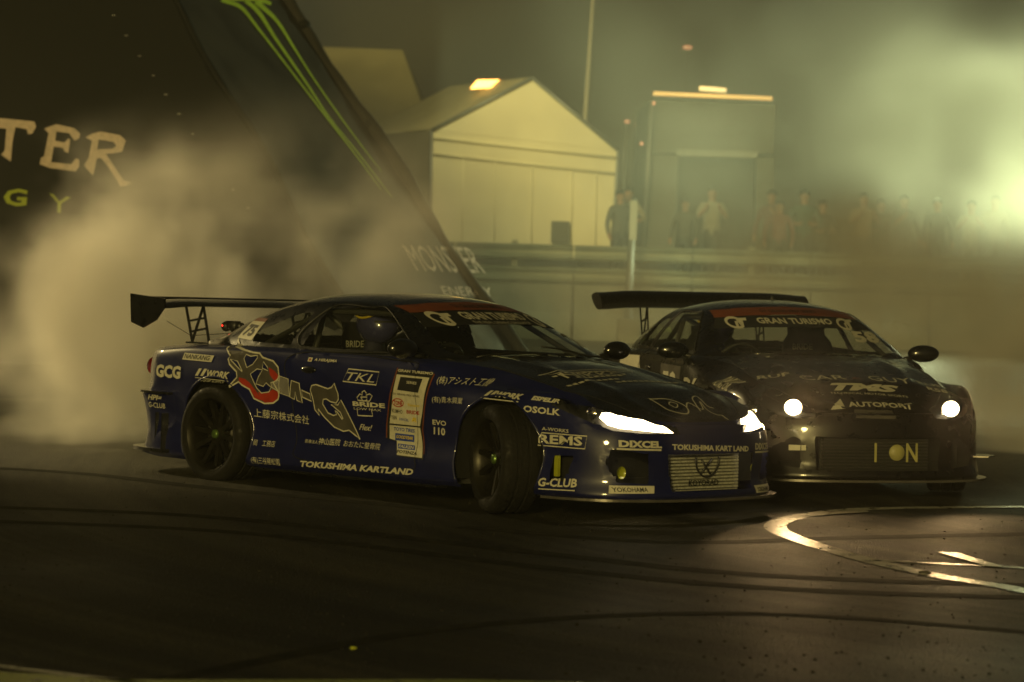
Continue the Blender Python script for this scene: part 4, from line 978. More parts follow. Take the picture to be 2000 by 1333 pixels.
bm, nF = quad_sheet(A0, A1, top[1], top[0], bulge=.0); fsheet = bobj('fabric_panel', bm, INF, inf)
bm, nR = quad_sheet(A1, A2, top[2], top[1], bulge=.0); rsheet = bobj('fabric_panel', bm, INF_LIT, inf)
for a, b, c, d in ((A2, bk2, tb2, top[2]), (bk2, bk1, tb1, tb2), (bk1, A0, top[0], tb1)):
    bm, _ = quad_sheet(a, b, c, d, bulge=0); bobj('fabric_panel', bm, INF_LIT, inf)
bm = bmesh.new(); vsx = [bm.verts.new(p) for p in (top[0], top[1], top[2], tb2, tb1)]; bm.faces.new(vsx); bobj('fabric_roof', bm, INF, inf, smooth=False)
for a, b, r in ((A1, top[1], .04), (A2, top[2], .09), (A0, top[0], .12)):
    bm = bmesh.new(); P = [a.lerp(b, t)+Vector((.03*math.sin(t*31), 0, .03*math.cos(t*23))) for t in np.linspace(0, 1, 60)]
    tube(bm, P, [r*(1+.10*math.sin(k*1.9)) for k in range(60)], 10); bobj('air_tube', bm, INF_LIT if a is A2 else INF, inf)
for t in (.30, .42, .60, .645, .665):
    bm = bmesh.new(); p = A2.lerp(top[2], t); sphere(bm, p, .11, (1, 1, .8), 10); bobj('tie_knot', bm, INF, inf)
FV = fsheet; # project onto the face planes
def on_plane(px, py, p0, n, off=.012):
    o = cam.matrix_world.translation-base; d = (cam.matrix_world.to_3x3() @ Vector((px-1000, -(py-666.5), -5555.56))).normalized()
    t = (p0-o).dot(n)/d.dot(n); return o+d*(t) - d*off*2
def ring_on(pts, p0, n, mt, name, parent):
    bm = bmesh.new(); f = bm.faces.new([bm.verts.new(on_plane(x, y, p0, n)) for x, y in pts]); bmesh.ops.triangulate(bm, faces=[f]); return bobj(name, bm, mt, parent, smooth=False)
def text_on(txt, p0px, p1px, hpx, p0, n, mt, parent, bold=.02, shear=0, name='lettering'):
    t = text_bm(txt, 1, bold, shear, fit=1)
    ex = Vector((p1px[0]-p0px[0], p1px[1]-p0px[1])); ey = Vector((hpx[0], hpx[1]))
    for v_ in t.verts:
        q = Vector(p0px)+ex*v_.co.x+ey*v_.co.y; v_.co = on_plane(q.x, q.y, p0, n)
    return bobj(name, t, mt, parent, smooth=False)
G7 = 2.3803
def Z6(pts): return [(x/G7, y/G7) for x, y in pts]
LT = [(-60, 548), (20, 552), (160, 566), (168, 590), (150, 622), (130, 625), (125, 602), (72, 592), (58, 660), (50, 752), (5, 720), (22, 700), (30, 600), (-30, 592)]
LE = [(205, 600), (228, 590), (262, 578), (345, 597), (372, 622), (368, 645), (345, 655), (322, 620), (262, 612), (256, 655), (300, 664), (318, 645), (326, 650), (318, 712), (300, 706), (292, 688), (250, 682), (238, 755), (330, 765), (352, 738), (368, 742), (368, 775), (352, 798), (232, 782), (185, 765), (190, 735), (205, 728), (226, 620)]
LRo = [(398, 640), (430, 622), (468, 612), (560, 630), (585, 655), (568, 705), (540, 712), (492, 716), (548, 800), (575, 838), (612, 852), (585, 866), (560, 868), (500, 772), (470, 735), (450, 738), (440, 790), (432, 818), (390, 770), (412, 735), (428, 655)]
LRi = [(462, 650), (530, 662), (545, 680), (525, 692), (455, 696)]
for L_ in (LT, LE, LRo): ring_on(Z6(L_), A1, nF, LETW, 'lettering', inf)
o_ = ring_on(Z6(LRi), A1, nF, INF, 'lettering_counter', inf)
for v_ in o_.data.vertices: v_.co = v_.co+nF*(.02 if nF.y < 0 else -.02)
text_on('G', (5, 402), (51, 404), (4, -34), A1, nF, LETY, inf, .03); text_on('Y', (94, 412), (136, 420), (2, -34), A1, nF, LETY, inf, .0)
text_on('SNOM', (-140, 315), (-50, 318), (0, -80), A1, nF, LETW, inf, .03)
text_on('MONSTER', (815, 530), (950, 535), (-30, -52), A1, nR, LETW, inf, .0); text_on('ENERGY', (868, 577), (965, 580), (-8, -18), A1, nR, LETW, inf, .0)
for path, wd in (([(432, 0), (470, 14), (500, 50), (560, 128), (640, 232), (700, 310), (745, 372)], [11, 10, 7, 5, 4.5, 3, 1.5]),
                 ([(480, 2), (505, 24), (540, 78), (600, 165), (645, 232), (700, 300), (765, 385)], [11, 11, 8, 6, 4, 3, 1.5]),
                 ([(500, 3), (540, 40), (575, 95), (610, 150), (660, 222), (710, 290), (745, 335)], [14, 9, 6, 4.5, 4, 2.5, 1.5]),
                 ([(425, -10), (450, -4), (500, -2), (530, 8)], [10, 14, 14, 8])):
    P = smooth_path([(*p, w_*.75) for p, w_ in zip(path, wd)], 12); bm = bmesh.new(); d = np.gradient(P[:, :2], axis=0); n = np.stack([-d[:, 1], d[:, 0]], 1); n /= np.linalg.norm(n, axis=1)[:, None]
    A = [bm.verts.new(on_plane(*(p[:2]+q*p[2]/2), A1, nR)) for p, q in zip(P, n)]; B_ = [bm.verts.new(on_plane(*(p[:2]-q*p[2]/2), A1, nR)) for p, q in zip(P, n)]
    for i in range(len(P)-1): bm.faces.new((A[i], B_[i], B_[i+1], A[i+1]))
    bobj('claw_drip', bm, LETG, inf, smooth=False)
for px, py in ((222, 31), (247, 70), (273, 110), (300, 148), (324, 185), (350, 223), (375, 262), (455, 371), (485, 407)):
    bm = bmesh.new(); sphere(bm, on_plane(px, py, A1, nF, .01), .014, (1.8, .5, .6), 8); bobj('eyelet', bm, M['steel'], inf)
# ------------------------------------------------------------------ white marquees
def gable_tent(name, label, L0, R0, apex, eaveL, eaveR, depth, Y, doorpx=None):
    root = empty(name, at(*L0, Y), 0, label, 'tent'); b = root.location.copy()
    q = lambda px, py, y: at(px, py, y)-b
    a_, el, er, bl, br = q(*apex, Y), q(*eaveL, Y), q(*eaveR, Y), q(*L0, Y), q(*R0, Y)
    dv = Vector((-depth*.42, depth, 0))
    bm = bmesh.new(); vv = [bm.verts.new(p) for p in (bl, br, er, el)]; bm.faces.new(vv); vv = [bm.verts.new(p+Vector((0, -.01, 0))) for p in (el, er, a_)]; bm.faces.new(vv)
    bobj('front_wall', bm, TENTW, root, smooth=False)
    for s in (1,):
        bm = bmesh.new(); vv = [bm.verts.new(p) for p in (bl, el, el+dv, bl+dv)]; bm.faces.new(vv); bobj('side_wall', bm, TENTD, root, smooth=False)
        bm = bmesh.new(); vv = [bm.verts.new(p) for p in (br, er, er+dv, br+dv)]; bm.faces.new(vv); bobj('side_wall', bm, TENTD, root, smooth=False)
    for e in (el, er):
        bm = bmesh.new(); up = Vector((0, 0, .02)); vv = [bm.verts.new(p+up) for p in (e, a_, a_+dv, e+dv)]; bm.faces.new(vv); r = bmesh.ops.solidify(bm, geom=bm.faces[:], thickness=.04); bobj('roof_slope', bm, TENTW, root, smooth=False)
    for k in (0.0, .9):
        bm = bmesh.new(); d0 = Vector((0, -.02, -.14-k*.34)); tube(bm, [el+d0, er+d0], .03, 8); bobj('wall_beam', bm, TENTW, root)
    for p0_, p1_ in ((bl, el), (br, er), (el, a_), (er, a_)):
        bm = bmesh.new(); tube(bm, [p0_+Vector((0, -.04, 0)), p1_+Vector((0, -.04, 0))], .035, 8); bobj('frame_pole', bm, STEELD, root)
    return root, b
T1, b1 = gable_tent('white_tent', 'white gable-ended tent with a lamp glowing on its roof, behind the barrier', (840, 500), (1195, 505), (1040, 153), (843, 255), (1208, 295), 4, 55)
bm = bmesh.new(); p = at(953, 166, 56)-b1; vv = [bm.verts.new(at(*q, 56.2)-b1) for q in ((932, 157), (976, 156), (958, 172), (918, 174))]; bm.faces.new(vv); bmesh.ops.solidify(bm, geom=bm.faces[:], thickness=.12)
bobj('lit_roof_panel', bm, WARM2, T1, smooth=False)
for px in (905, 968, 1040, 1118, 1165):
    bm = bmesh.new(); a, b = at(px, 300+(px-843)*.11, 54.97)-b1, at(px-3, 500, 54.97)-b1; tube(bm, [a, b], .012, 6); bobj('fabric_seam', bm, TENTW, T1)
bm = bmesh.new(); a, b = at(1077, 432, 54.9)-b1, at(1112, 476, 54.8)-b1; prism(bm, [(a.x, b.z), (b.x, b.z), (b.x, a.z), (a.x, a.z)], a.y, a.y-.05, 'y'); bobj('notice_board', bm, TRUCKM, T1, smooth=False)
T2_ = empty('white_marquee', at(700, 480, 64), 0, 'large pale marquee with a hipped roof, partly hidden by the black inflatable tent', 'tent'); b2 = T2_.location.copy(); q2 = lambda px, py, y=64: at(px, py, y)-b2
bm = bmesh.new(); vv = [bm.verts.new(p) for p in (q2(420, 235), q2(832, 245), q2(835, 540), q2(420, 530))]; bm.faces.new(vv); bobj('front_wall', bm, TENTW, T2_, smooth=False)
bm = bmesh.new(); vv = [bm.verts.new(p) for p in (q2(420, 232), q2(838, 243), q2(786, 98, 67), q2(420, 84, 67))]; bm.faces.new(vv); bmesh.ops.solidify(bm, geom=bm.faces[:], thickness=.06); bobj('roof_slope', bm, TENTW, T2_, smooth=False)
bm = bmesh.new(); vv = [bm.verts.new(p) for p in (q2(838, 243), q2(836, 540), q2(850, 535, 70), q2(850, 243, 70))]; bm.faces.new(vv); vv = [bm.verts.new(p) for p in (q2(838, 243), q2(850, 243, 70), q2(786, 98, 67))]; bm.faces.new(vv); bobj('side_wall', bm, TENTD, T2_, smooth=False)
bm = bmesh.new(); tube(bm, [q2(420, 240, 63.9), q2(836, 250, 63.9)], .07, 8); bobj('eaves_beam', bm, TENTD, T2_)
# ------------------------------------------------------------------ truck with a raised body, lamp bar on top
TK = empty('box_truck', at(1380, 500, 58), 0, 'tall grey box truck seen end-on with an amber lit bar along its top edge', 'truck'); b3 = TK.location.copy(); q3 = lambda px, py, y=58: at(px, py, y)-b3
def slab(a, b, c, d, th, name, mt, root):
    bm = bmesh.new(); vv = [bm.verts.new(p) for p in (a, b, c, d)]; f = bm.faces.new(vv); n = f.normal.copy(); bm.normal_update(); n = f.normal.copy()
    if n.y > 0: n = -n
    r = bmesh.ops.extrude_face_region(bm, geom=[f]); 
    for v_ in [e for e in r['geom'] if isinstance(e, bmesh.types.BMVert)]: v_.co -= n*th
    bmesh.ops.recalc_face_normals(bm, faces=bm.faces[:]); return bobj(name, bm, mt, root, smooth=False)
slab(q3(1268, 196), q3(1515, 205), q3(1510, 300), q3(1262, 300), 6, 'upper_body', TRUCKM, TK)
slab(q3(1262, 302), q3(1325, 304), q3(1318, 500), q3(1252, 497), 6, 'side_column', TRUCKM, TK); slab(q3(1478, 308), q3(1512, 309), q3(1508, 506), q3(1474, 504), 6, 'side_column', TRUCKM, TK)
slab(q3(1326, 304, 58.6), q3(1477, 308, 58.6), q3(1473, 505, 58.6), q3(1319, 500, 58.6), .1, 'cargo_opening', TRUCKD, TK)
slab(q3(1322, 292, 57.9), q3(1480, 297, 57.9), q3(1479, 309, 57.9), q3(1322, 304, 57.9), .1, 'door_header', STEELD, TK)
bm = bmesh.new(); tube(bm, [q3(1276, 183, 57.8), q3(1508, 193, 57.8)], .04, 8); bobj('lamp_bar', bm, WARM, TK)
bm = bmesh.new(); a, b = q3(1366, 173, 57.6), q3(1418, 177, 57.6); tube(bm, [a, b], .045, 8); bobj('roof_lamp', bm, WARM2, TK)
bm = bmesh.new(); tube(bm, [q3(1392, 176, 57.7), q3(1392, 196, 57.9)], .02, 6); bobj('lamp_bracket', bm, STEELD, TK)
bm = bmesh.new(); tube(bm, [q3(1274, 196, 57.8), q3(1256, 497, 57.8)], .05, 8); bobj('corner_post', bm, STEELD, TK)
for px, py in ((1277, 202), (1253, 281)):
    bm = bmesh.new(); sphere(bm, q3(px, py, 57.7), .035, (1, 1, 1), 10); bobj('marker_lamp', bm, SMALL, TK)
# ------------------------------------------------------------------ masts and posts
def mast(name, label, x0, y0, x1, y1, Y, r, mt, cat):
    a, b = at(x0, y0, Y), at(x1, y1, Y); root = empty(name, (b.x, b.y, 0), 0, label, cat); o = root.location
    bm = bmesh.new(); tube(bm, [Vector((0, 0, 0)), b-o, a-o], [r*1.2, r, r*.6], 8); bobj('shaft', bm, mt, root); return root
m_ = mast('flag_pole', 'slim pale pole rising out of the frame behind the gable-ended tent', 1162, -60, 1143, 225, 60, .05, TENTD, 'pole')
bm = bmesh.new(); sphere(bm, at(1162, -62, 60)-m_.location, .09, (1, 1, 1), 10); bobj('finial', bm, TENTD, m_)
m_ = mast('street_lamp', 'far-off street lamp with one tiny orange light above the truck', 1343, 96, 1335, 300, 75, .05, STEELD, 'street lamp')
bm = bmesh.new(); sphere(bm, at(1343, 93, 75)-m_.location, .07, (2, 1, .8), 10); bobj('lamp_head', bm, SMALL, m_)
for (px, py) in ((1225, 240), (1246, 247)):
    m_ = mast('lamp_post', 'distant post with a faint pink light, %s of the two left of the truck' % ('left' if px < 1230 else 'right'), px, py, px-4, py+60, 70, .04, STEELD, 'lamp post')
    tag(m_, group='distant lamp posts')
    bm = bmesh.new(); sphere(bm, at(px, py-2, 70)-m_.location, .05, (1.4, 1, .8), 10); bobj('lamp_head', bm, SMALL, m_)
m_ = mast('sign_post', 'grey post with a narrow plate standing at the barrier between tent and truck', 1238, 388, 1229, 560, 47, .07, STEELD, 'post'); o = m_.location
slab(at(1231, 392, 46.9)-o, at(1246, 393, 46.9)-o, at(1243, 470, 46.9)-o, at(1228, 469, 46.9)-o, .04, 'narrow_plate', TENTD, m_)
bm = bmesh.new(); c0 = at(1229, 560, 47)-o; box(bm, (c0.x, c0.y, .2), (.35, .35, .4)); bobj('foot_block', bm, BARR, m_, smooth=False)
# ------------------------------------------------------------------ barrier: concrete blocks with a steel rail above, spectator bank behind
Yb = 48.; zt_, x_l, x_r = 1.60, -11, 12
bar = empty('crash_barrier', (0, Yb, 0), 0, 'long pale crash barrier of concrete blocks and steel rails across the background', 'barrier')
x = x_l; k = 0
while x < x_r:
    wdt = 2.0; bm = bmesh.new(); prism(bm, [(-.35, 0), (.35, 0), (.25, .2), (.12, .45), (.10, .92), (-.10, .92), (-.12, .45), (-.25, .2)], x+.02, x+wdt-.02, 'x'); bobj('concrete_block', bm, BARR, bar, smooth=False)
    bm = bmesh.new(); box(bm, (x+wdt/2, .1, 1.28), (.10, .12, .74)); bobj('rail_post', bm, BARRD, bar, smooth=False)
    for zz in (1.08, 1.46):
        bm = bmesh.new(); prism(bm, [(-.05, zz-.13), (-.10, zz-.09), (-.05, zz-.02), (-.05, zz+.02), (-.10, zz+.09), (-.05, zz+.13), (-.03, zz+.13), (-.03, zz-.13)], x+.01, x+wdt-.01, 'x'); bobj('guard_rail', bm, BARRD, bar, smooth=False)
    x += wdt; k += 1
bm = bmesh.new(); box(bm, (0, 60, .45), (90, 20, .9)); tag(bobj('spectator_bank', bm, mat('dark_bank', (.05, .055, .03), .9, noise=(.8, .3)), smooth=False), kind='structure')
bm = bmesh.new(); box(bm, (0, 49.4, .45), (90, 1.1, .5)); tag(bobj('verge_kerb', bm, BARR, smooth=False), kind='structure')
# floodlight tower beyond the right edge of the picture (its glow fills the smoke)
FT = empty('floodlight_tower', at(2110, 420, 46), 0, 'floodlight tower just beyond the right edge, lighting the smoke', 'floodlight'); FT.location.z = 0; o = FT.location
bm = bmesh.new(); tube(bm, [(0, 0, 0), (0, 0, 3.0)], [.12, .09], 10); bobj('tower_mast', bm, STEELD, FT)
bm = bmesh.new(); box(bm, (-.0, -.05, 3.1), (.7, .25, .45)); bobj('lamp_housing', bm, TRUCKM, FT, smooth=False)
FL_H = 3.1
ld = bpy.data.lights.new('floodlight', 'SPOT'); ld.energy = FLOOD_W; ld.color = (.92, 1.0, .52); ld.shadow_soft_size = .25; ld.spot_size = math.radians(170); ld.spot_blend = 1
lo = bpy.data.objects.new('floodlight', ld); link(lo, FT); lo.location = (-.3, -.35, FL_H); lo.rotation_euler = Vector((-1, -.85, .05)).to_track_quat('-Z', 'Y').to_euler()
# unseen spot added to light the tents; the roof panel stands in for its fitting
ld = bpy.data.lights.new('tent_fill_spot', 'SPOT'); ld.energy = TENT_W; ld.color = (1, .86, .38); ld.shadow_soft_size = .2; ld.spot_size = math.radians(120); ld.spot_blend = .8
lo = bpy.data.objects.new('tent_fill_spot', ld); link(lo); lo.location = at(880, 0, 49)+Vector((0, 0, 2.5)); lo.rotation_euler = (Vector(at(880, 260, 58))-lo.location).to_track_quat('-Z', 'Y').to_euler()
# unseen light tower added left of the picture to brighten the first smoke plume
LT_ = empty('added_light_tower', (-7.6, 23.5, 0), 0, 'unseen lighting tower added beyond the left edge to light the smoke from the side', 'floodlight')
bm = bmesh.new(); tube(bm, [(0, 0, 0), (0, 0, 3.6)], [.06, .04], 8)
for a in range(3): tube(bm, [(0, 0, .6), (.6*math.cos(a*2.1), .6*math.sin(a*2.1), 0)], .025, 6)
bobj('tripod_mast', bm, STEELD, LT_)
bm = bmesh.new(); box(bm, (-.06, 0, 3.7), (.14, .5, .34)); bobj('lamp_housing', bm, TRUCKM, LT_, smooth=False)
ld = bpy.data.lights.new('added_side_light', 'SPOT'); ld.energy = SIDE_W; ld.color = (1, .77, .33); ld.shadow_soft_size = .15; ld.spot_size = math.radians(60); ld.spot_blend = .9
lo = bpy.data.objects.new('added_side_light', ld); link(lo, LT_); lo.location = (.1, 0, 3.7); lo.rotation_euler = Vector((5.2, -2.0, -3.5)).to_track_quat('-Z', 'Y').to_euler()
# ------------------------------------------------------------------ people
def skin_mesh(pts, edges, radii, sub=1, smooth_=True):
    me = bpy.data.meshes.new('b'); me.from_pydata([tuple(p) for p in pts], edges, []); o = bpy.data.objects.new('b', me); C.objects.link(o)
    md = o.modifiers.new('s', 'SKIN'); md.use_smooth_shade = True
    me.skin_vertices[0].data.foreach_set('radius', [c for r in radii for c in ((r, r) if not hasattr(r, '__len__') else r)]); me.skin_vertices[0].data[0].use_root = True
    if sub: o.modifiers.new('u', 'SUBSURF').levels = sub
    dg = bpy.context.evaluated_depsgraph_get(); m2 = bpy.data.meshes.new_from_object(o.evaluated_get(dg)); bpy.data.objects.remove(o); bpy.data.meshes.remove(me); return m2
SKIN_ = mat('skin', (.38, .22, .14), .55, noise=(20, .05)); HAIR = mat('black_hair', (.012, .010, .009), .6)
def person(loc, face, h, top_c, leg_c, label, arms=0, sit=False):
    root = empty('person', loc, face, label, 'person', 'spectators standing behind the barrier'); k = h/1.72
    sh = {0: ((.27, .02, 1.12), (.27, .10, .90)), 1: ((.26, .12, 1.18), (.10, .28, 1.36)), 2: ((.30, .08, 1.16), (.08, .22, 1.12))}
    P = [(0, 0, .95), (0, .0, 1.12), (0, .0, 1.32), (0, .0, 1.43), (0, .01, 1.50), (0, .015, 1.60), (0, .01, 1.67)]; R_ = [(.155, .11), (.135, .10), (.17, .105), (.09, .075), .052, .088, .07]
    E_ = [(0, 1), (1, 2), (2, 3), (3, 4), (4, 5), (5, 6)]
    for s in (-1, 1):
        a = arms if not hasattr(arms, '__len__') else arms[(s+1)//2]
        e, w_ = sh[a]; i = len(P); P += [(s*.17, 0, 1.39), (s*e[0], e[1], e[2]), (s*w_[0], w_[1], w_[2]), (s*w_[0]*.9, w_[1]+.05, w_[2]+(.06 if a else -.09))]; R_ += [.062, .046, .034, .028]; E_ += [(2, i), (i, i+1), (i+1, i+2), (i+2, i+3)]
        i = len(P); P += [(s*.095, 0, .88), (s*.11, .02, .48), (s*.12, -.02, .09), (s*.13, .12, .04)]; R_ += [.092, .062, .045, .04]; E_ += [(0, i), (i, i+1), (i+1, i+2), (i+2, i+3)]
    me = skin_mesh([Vector(p)*k for p in P], E_, [tuple(c*k for c in r) if hasattr(r, '__len__') else r*k for r in R_])
    ob = bpy.data.objects.new('body', me); link(ob, root)
    for m in (mat('shirt', top_c, .8), mat('trousers', leg_c, .8), SKIN_, M['blackv']): me.materials.append(m)
    for p in me.polygons:
        c = p.center/k; arm_out = abs(c.x) > .2 or c.y > .14
        p.material_index = 2 if c.z > 1.47 or (c.y > .17 and c.z > .8 and arms) or (abs(c.x) > .2 and c.z < .93 and c.z > .6) else (3 if c.z < .10 else (1 if c.z < .95 and not arm_out else 0)); p.use_smooth = True
    hb = bmesh.new(); sphere(hb, (0, -.012*k, 1.64*k), .098*k, (.92, 1.05, 1.0), 14); bmesh.ops.delete(hb, geom=[v_ for v_ in hb.verts if v_.co.z < 1.60*k or (v_.co.y > .05*k and v_.co.z < 1.68*k)], context='VERTS'); bobj('hair', hb, HAIR, root)
    nb = bmesh.new(); sphere(nb, (0, .10*k, 1.595*k), .016*k, (.8, 1, 1.4), 8)
    for s in (-1, 1): sphere(nb, (s*.085*k, .01*k, 1.60*k), .02*k, (.4, .8, 1.3), 8)
    bobj('nose_and_ears', nb, SKIN_, root)
    eb = bmesh.new()
    for s in (-1, 1): sphere(eb, (s*.034*k, .088*k, 1.625*k), .011*k, (1.2, .7, .7), 8)
    sphere(eb, (0, .092*k, 1.555*k), .018*k, (1.4, .5, .35), 8); bobj('eyes_and_mouth', eb, M['blackv'], root)
    return root
ppl = [(1340, 388, 50.8, (.07, .07, .06), (.03, .03, .03), 0, 'dark-clothed spectator at the left side of the truck opening'),
       (1608, 392, 50.9, (.03, .03, .03), (.03, .03, .03), 2, 'short spectator all in black right of the one in teal'),
       (1722, 390, 51.2, (.10, .09, .06), (.04, .04, .04), (0, 2), 'spectator in olive jacket between the cream top and the black top with pale trousers'),
       (1832, 388, 50.8, (.05, .05, .06), (.03, .03, .03), 0, 'dark-clothed spectator just left of the floodlit bright-topped one'),
       (1212, 372, 49.9, (.12, .12, .12), (.05, .05, .06), 0, 'spectator in grey, nearest the tent, left of the sign post'),
       (1228, 366, 50.6, (.30, .28, .22), (.04, .04, .05), 2, 'spectator in pale jacket just behind the sign post'),
       (1392, 362, 52, (.34, .33, .26), (.05, .05, .05), 1, 'spectator in light top with raised hands in the truck opening'),
       (1508, 372, 50.2, (.16, .06, .05), (.05, .04, .04), (1, 0), 'spectator in dark red top at the barrier right of the truck'),
       (1524, 392, 49.8, (.22, .08, .06), (.05, .05, .05), 0, 'shorter spectator in brown-red top beside the dark red one'),
       (1572, 371, 50.4, (.05, .12, .13), (.03, .03, .04), 2, 'spectator in dark teal jacket with folded arms'),
       (1688, 377, 50.2, (.40, .33, .24), (.10, .09, .08), 1, 'spectator in cream top raising a camera, right of the teal jacket'),
       (1767, 381, 50.4, (.05, .05, .05), (.20, .19, .15), (0, 1), 'spectator in black with pale trousers, one hand raised'),
       (1898, 392, 50.2, (.42, .40, .30), (.20, .17, .10), 1, 'spectator in bright top under the floodlit smoke'),
       (1945, 382, 50.6, (.30, .28, .20), (.10, .10, .08), 0, 'rightmost spectator, half lost in the bright smoke')]
for px, py, Y, tc_, lc, am, lb in ppl:
    p = at(px, py, Y+.6); hgt = p.z-.9+.0; person((p.x, p.y, .9), PI+rng.uniform(-.5, .5), min(1.85, max(1.5, hgt)), tc_, lc, lb, am)
def driver(car, lab, suit, helmet, stripe):
    root = bpy.data.objects.new('person', None); link(root); tag(root, lab, 'person', 'drivers in the cars'); root.matrix_world = car.matrix_world @ Matrix.Translation((-1.42, -.36, .36))
    P = [(-.10, 0, .02), (-.14, 0, .20), (-.20, 0, .40), (-.22, 0, .50), (-.20, 0, .58), (-.19, 0, .66), (-.19, 0, .72)]; R_ = [(.15, .11), (.14, .11), (.17, .11), (.09, .07), .055, .085, .07]; E_ = [(i, i+1) for i in range(6)]
    for s in (-1, 1):
        i = len(P); P += [(-.20, s*.17, .46), (.02, s*.25, .34), (.30, s*.15, .42), (.36, s*.13, .45)]; R_ += [.06, .046, .036, .036]; E_ += [(2, i), (i, i+1), (i+1, i+2), (i+2, i+3)]
        i = len(P); P += [(.04, s*.10, .04), (.42, s*.13, .18), (.78, s*.13, -.05), (.86, s*.13, .02)]; R_ += [.085, .06, .045, .04]; E_ += [(0, i), (i, i+1), (i+1, i+2), (i+2, i+3)]
    me = skin_mesh(P, E_, R_); ob = bpy.data.objects.new('body', me); link(ob, root); me.materials.append(suit); me.materials.append(M['yellowv'])
    for p in me.polygons: p.material_index = 1 if (p.center.x > .24 and p.center.z > .36) else 0; p.use_smooth = True
    hb = bmesh.new(); sphere(hb, (-.19, 0, .70), .135, (1.08, .92, 1.0), 20)
    for v_ in hb.verts:
        if v_.co.x > -.16 and v_.co.z < .70: v_.co.x += .02
    h_ = bobj('helmet', hb, helmet, root)
    vb = bmesh.new(); sphere(vb, (-.185, 0, .70), .1375, (1.08, .92, .98), 20); bmesh.ops.delete(vb, geom=[v_ for v_ in vb.verts if v_.co.x < -.13 or v_.co.z < .665 or v_.co.z > .745], context='VERTS'); bobj('visor', vb, M['blackv'], h_)
    sb = bmesh.new(); tube(sb, [(-.19+.149*math.cos(a)*math.cos(.1), .127*math.sin(a), .76+.03*math.cos(a*2)) for a in np.linspace(0, 2*PI, 30)], .008, 5); bobj('helmet_stripe', sb, stripe, h_)
driver(car1, 'driver in dark race suit and patterned helmet at the wheel of the blue car', mat('race_suit', (.02, .02, .05), .8), mat('helmet_blue_paint', (.05, .05, .14), .25, coat=1), M['yellowv'])
driver(car2, 'driver in blue suit and dark blue helmet at the wheel of the black car', mat('blue_race_suit', (.03, .03, .22), .8), mat('helmet_violet_paint', (.04, .03, .20), .25, coat=1), M['yellowv'])
# loose rubber crumbs on the asphalt
bm = bmesh.new()
for k in range(900):
    px, py = rng.uniform(-50, 2050), rng.uniform(940, 1333); p = gnd(px, py); s = rng.uniform(.002, .005)*(1.5 if rng.rand() < .05 else 1)
    Mx = Matrix.Translation((p.x, p.y, s*.4)) @ Matrix.Rotation(rng.uniform(0, 6), 4, 'Z') @ Matrix.Diagonal((1.6, 1, .7, 1)); bmesh.ops.create_icosphere(bm, subdivisions=1, radius=s, matrix=Mx)
tag(bobj('rubber_crumbs', bm, mat('grit', (.035, .032, .025), .9, spec=.1), smooth=False), 'loose tyre rubber crumbs and grit scattered over the asphalt', 'debris', kind='stuff')
for (px, py, s, mt, lb) in ((690, 1265, .007, M['fogyellow'], 'small yellow-green scrap lying alone on the dark asphalt in front'), (1806, 1118, .016, M['greyv'], 'crumpled pale scrap lying on the curved white line')):
    p = gnd(px, py, .01); bm = bmesh.new(); bmesh.ops.create_icosphere(bm, subdivisions=2, radius=s)
    for v_ in bm.verts: v_.co = Vector((v_.co.x*(1.8+.5*rng.rand()), v_.co.y*(1+.6*rng.rand()), v_.co.z*(.5+.5*rng.rand())))
    o = bobj('litter_scrap', bm, mt, smooth=False); o.location = (p.x, p.y, .008); tag(o, lb, 'litter')

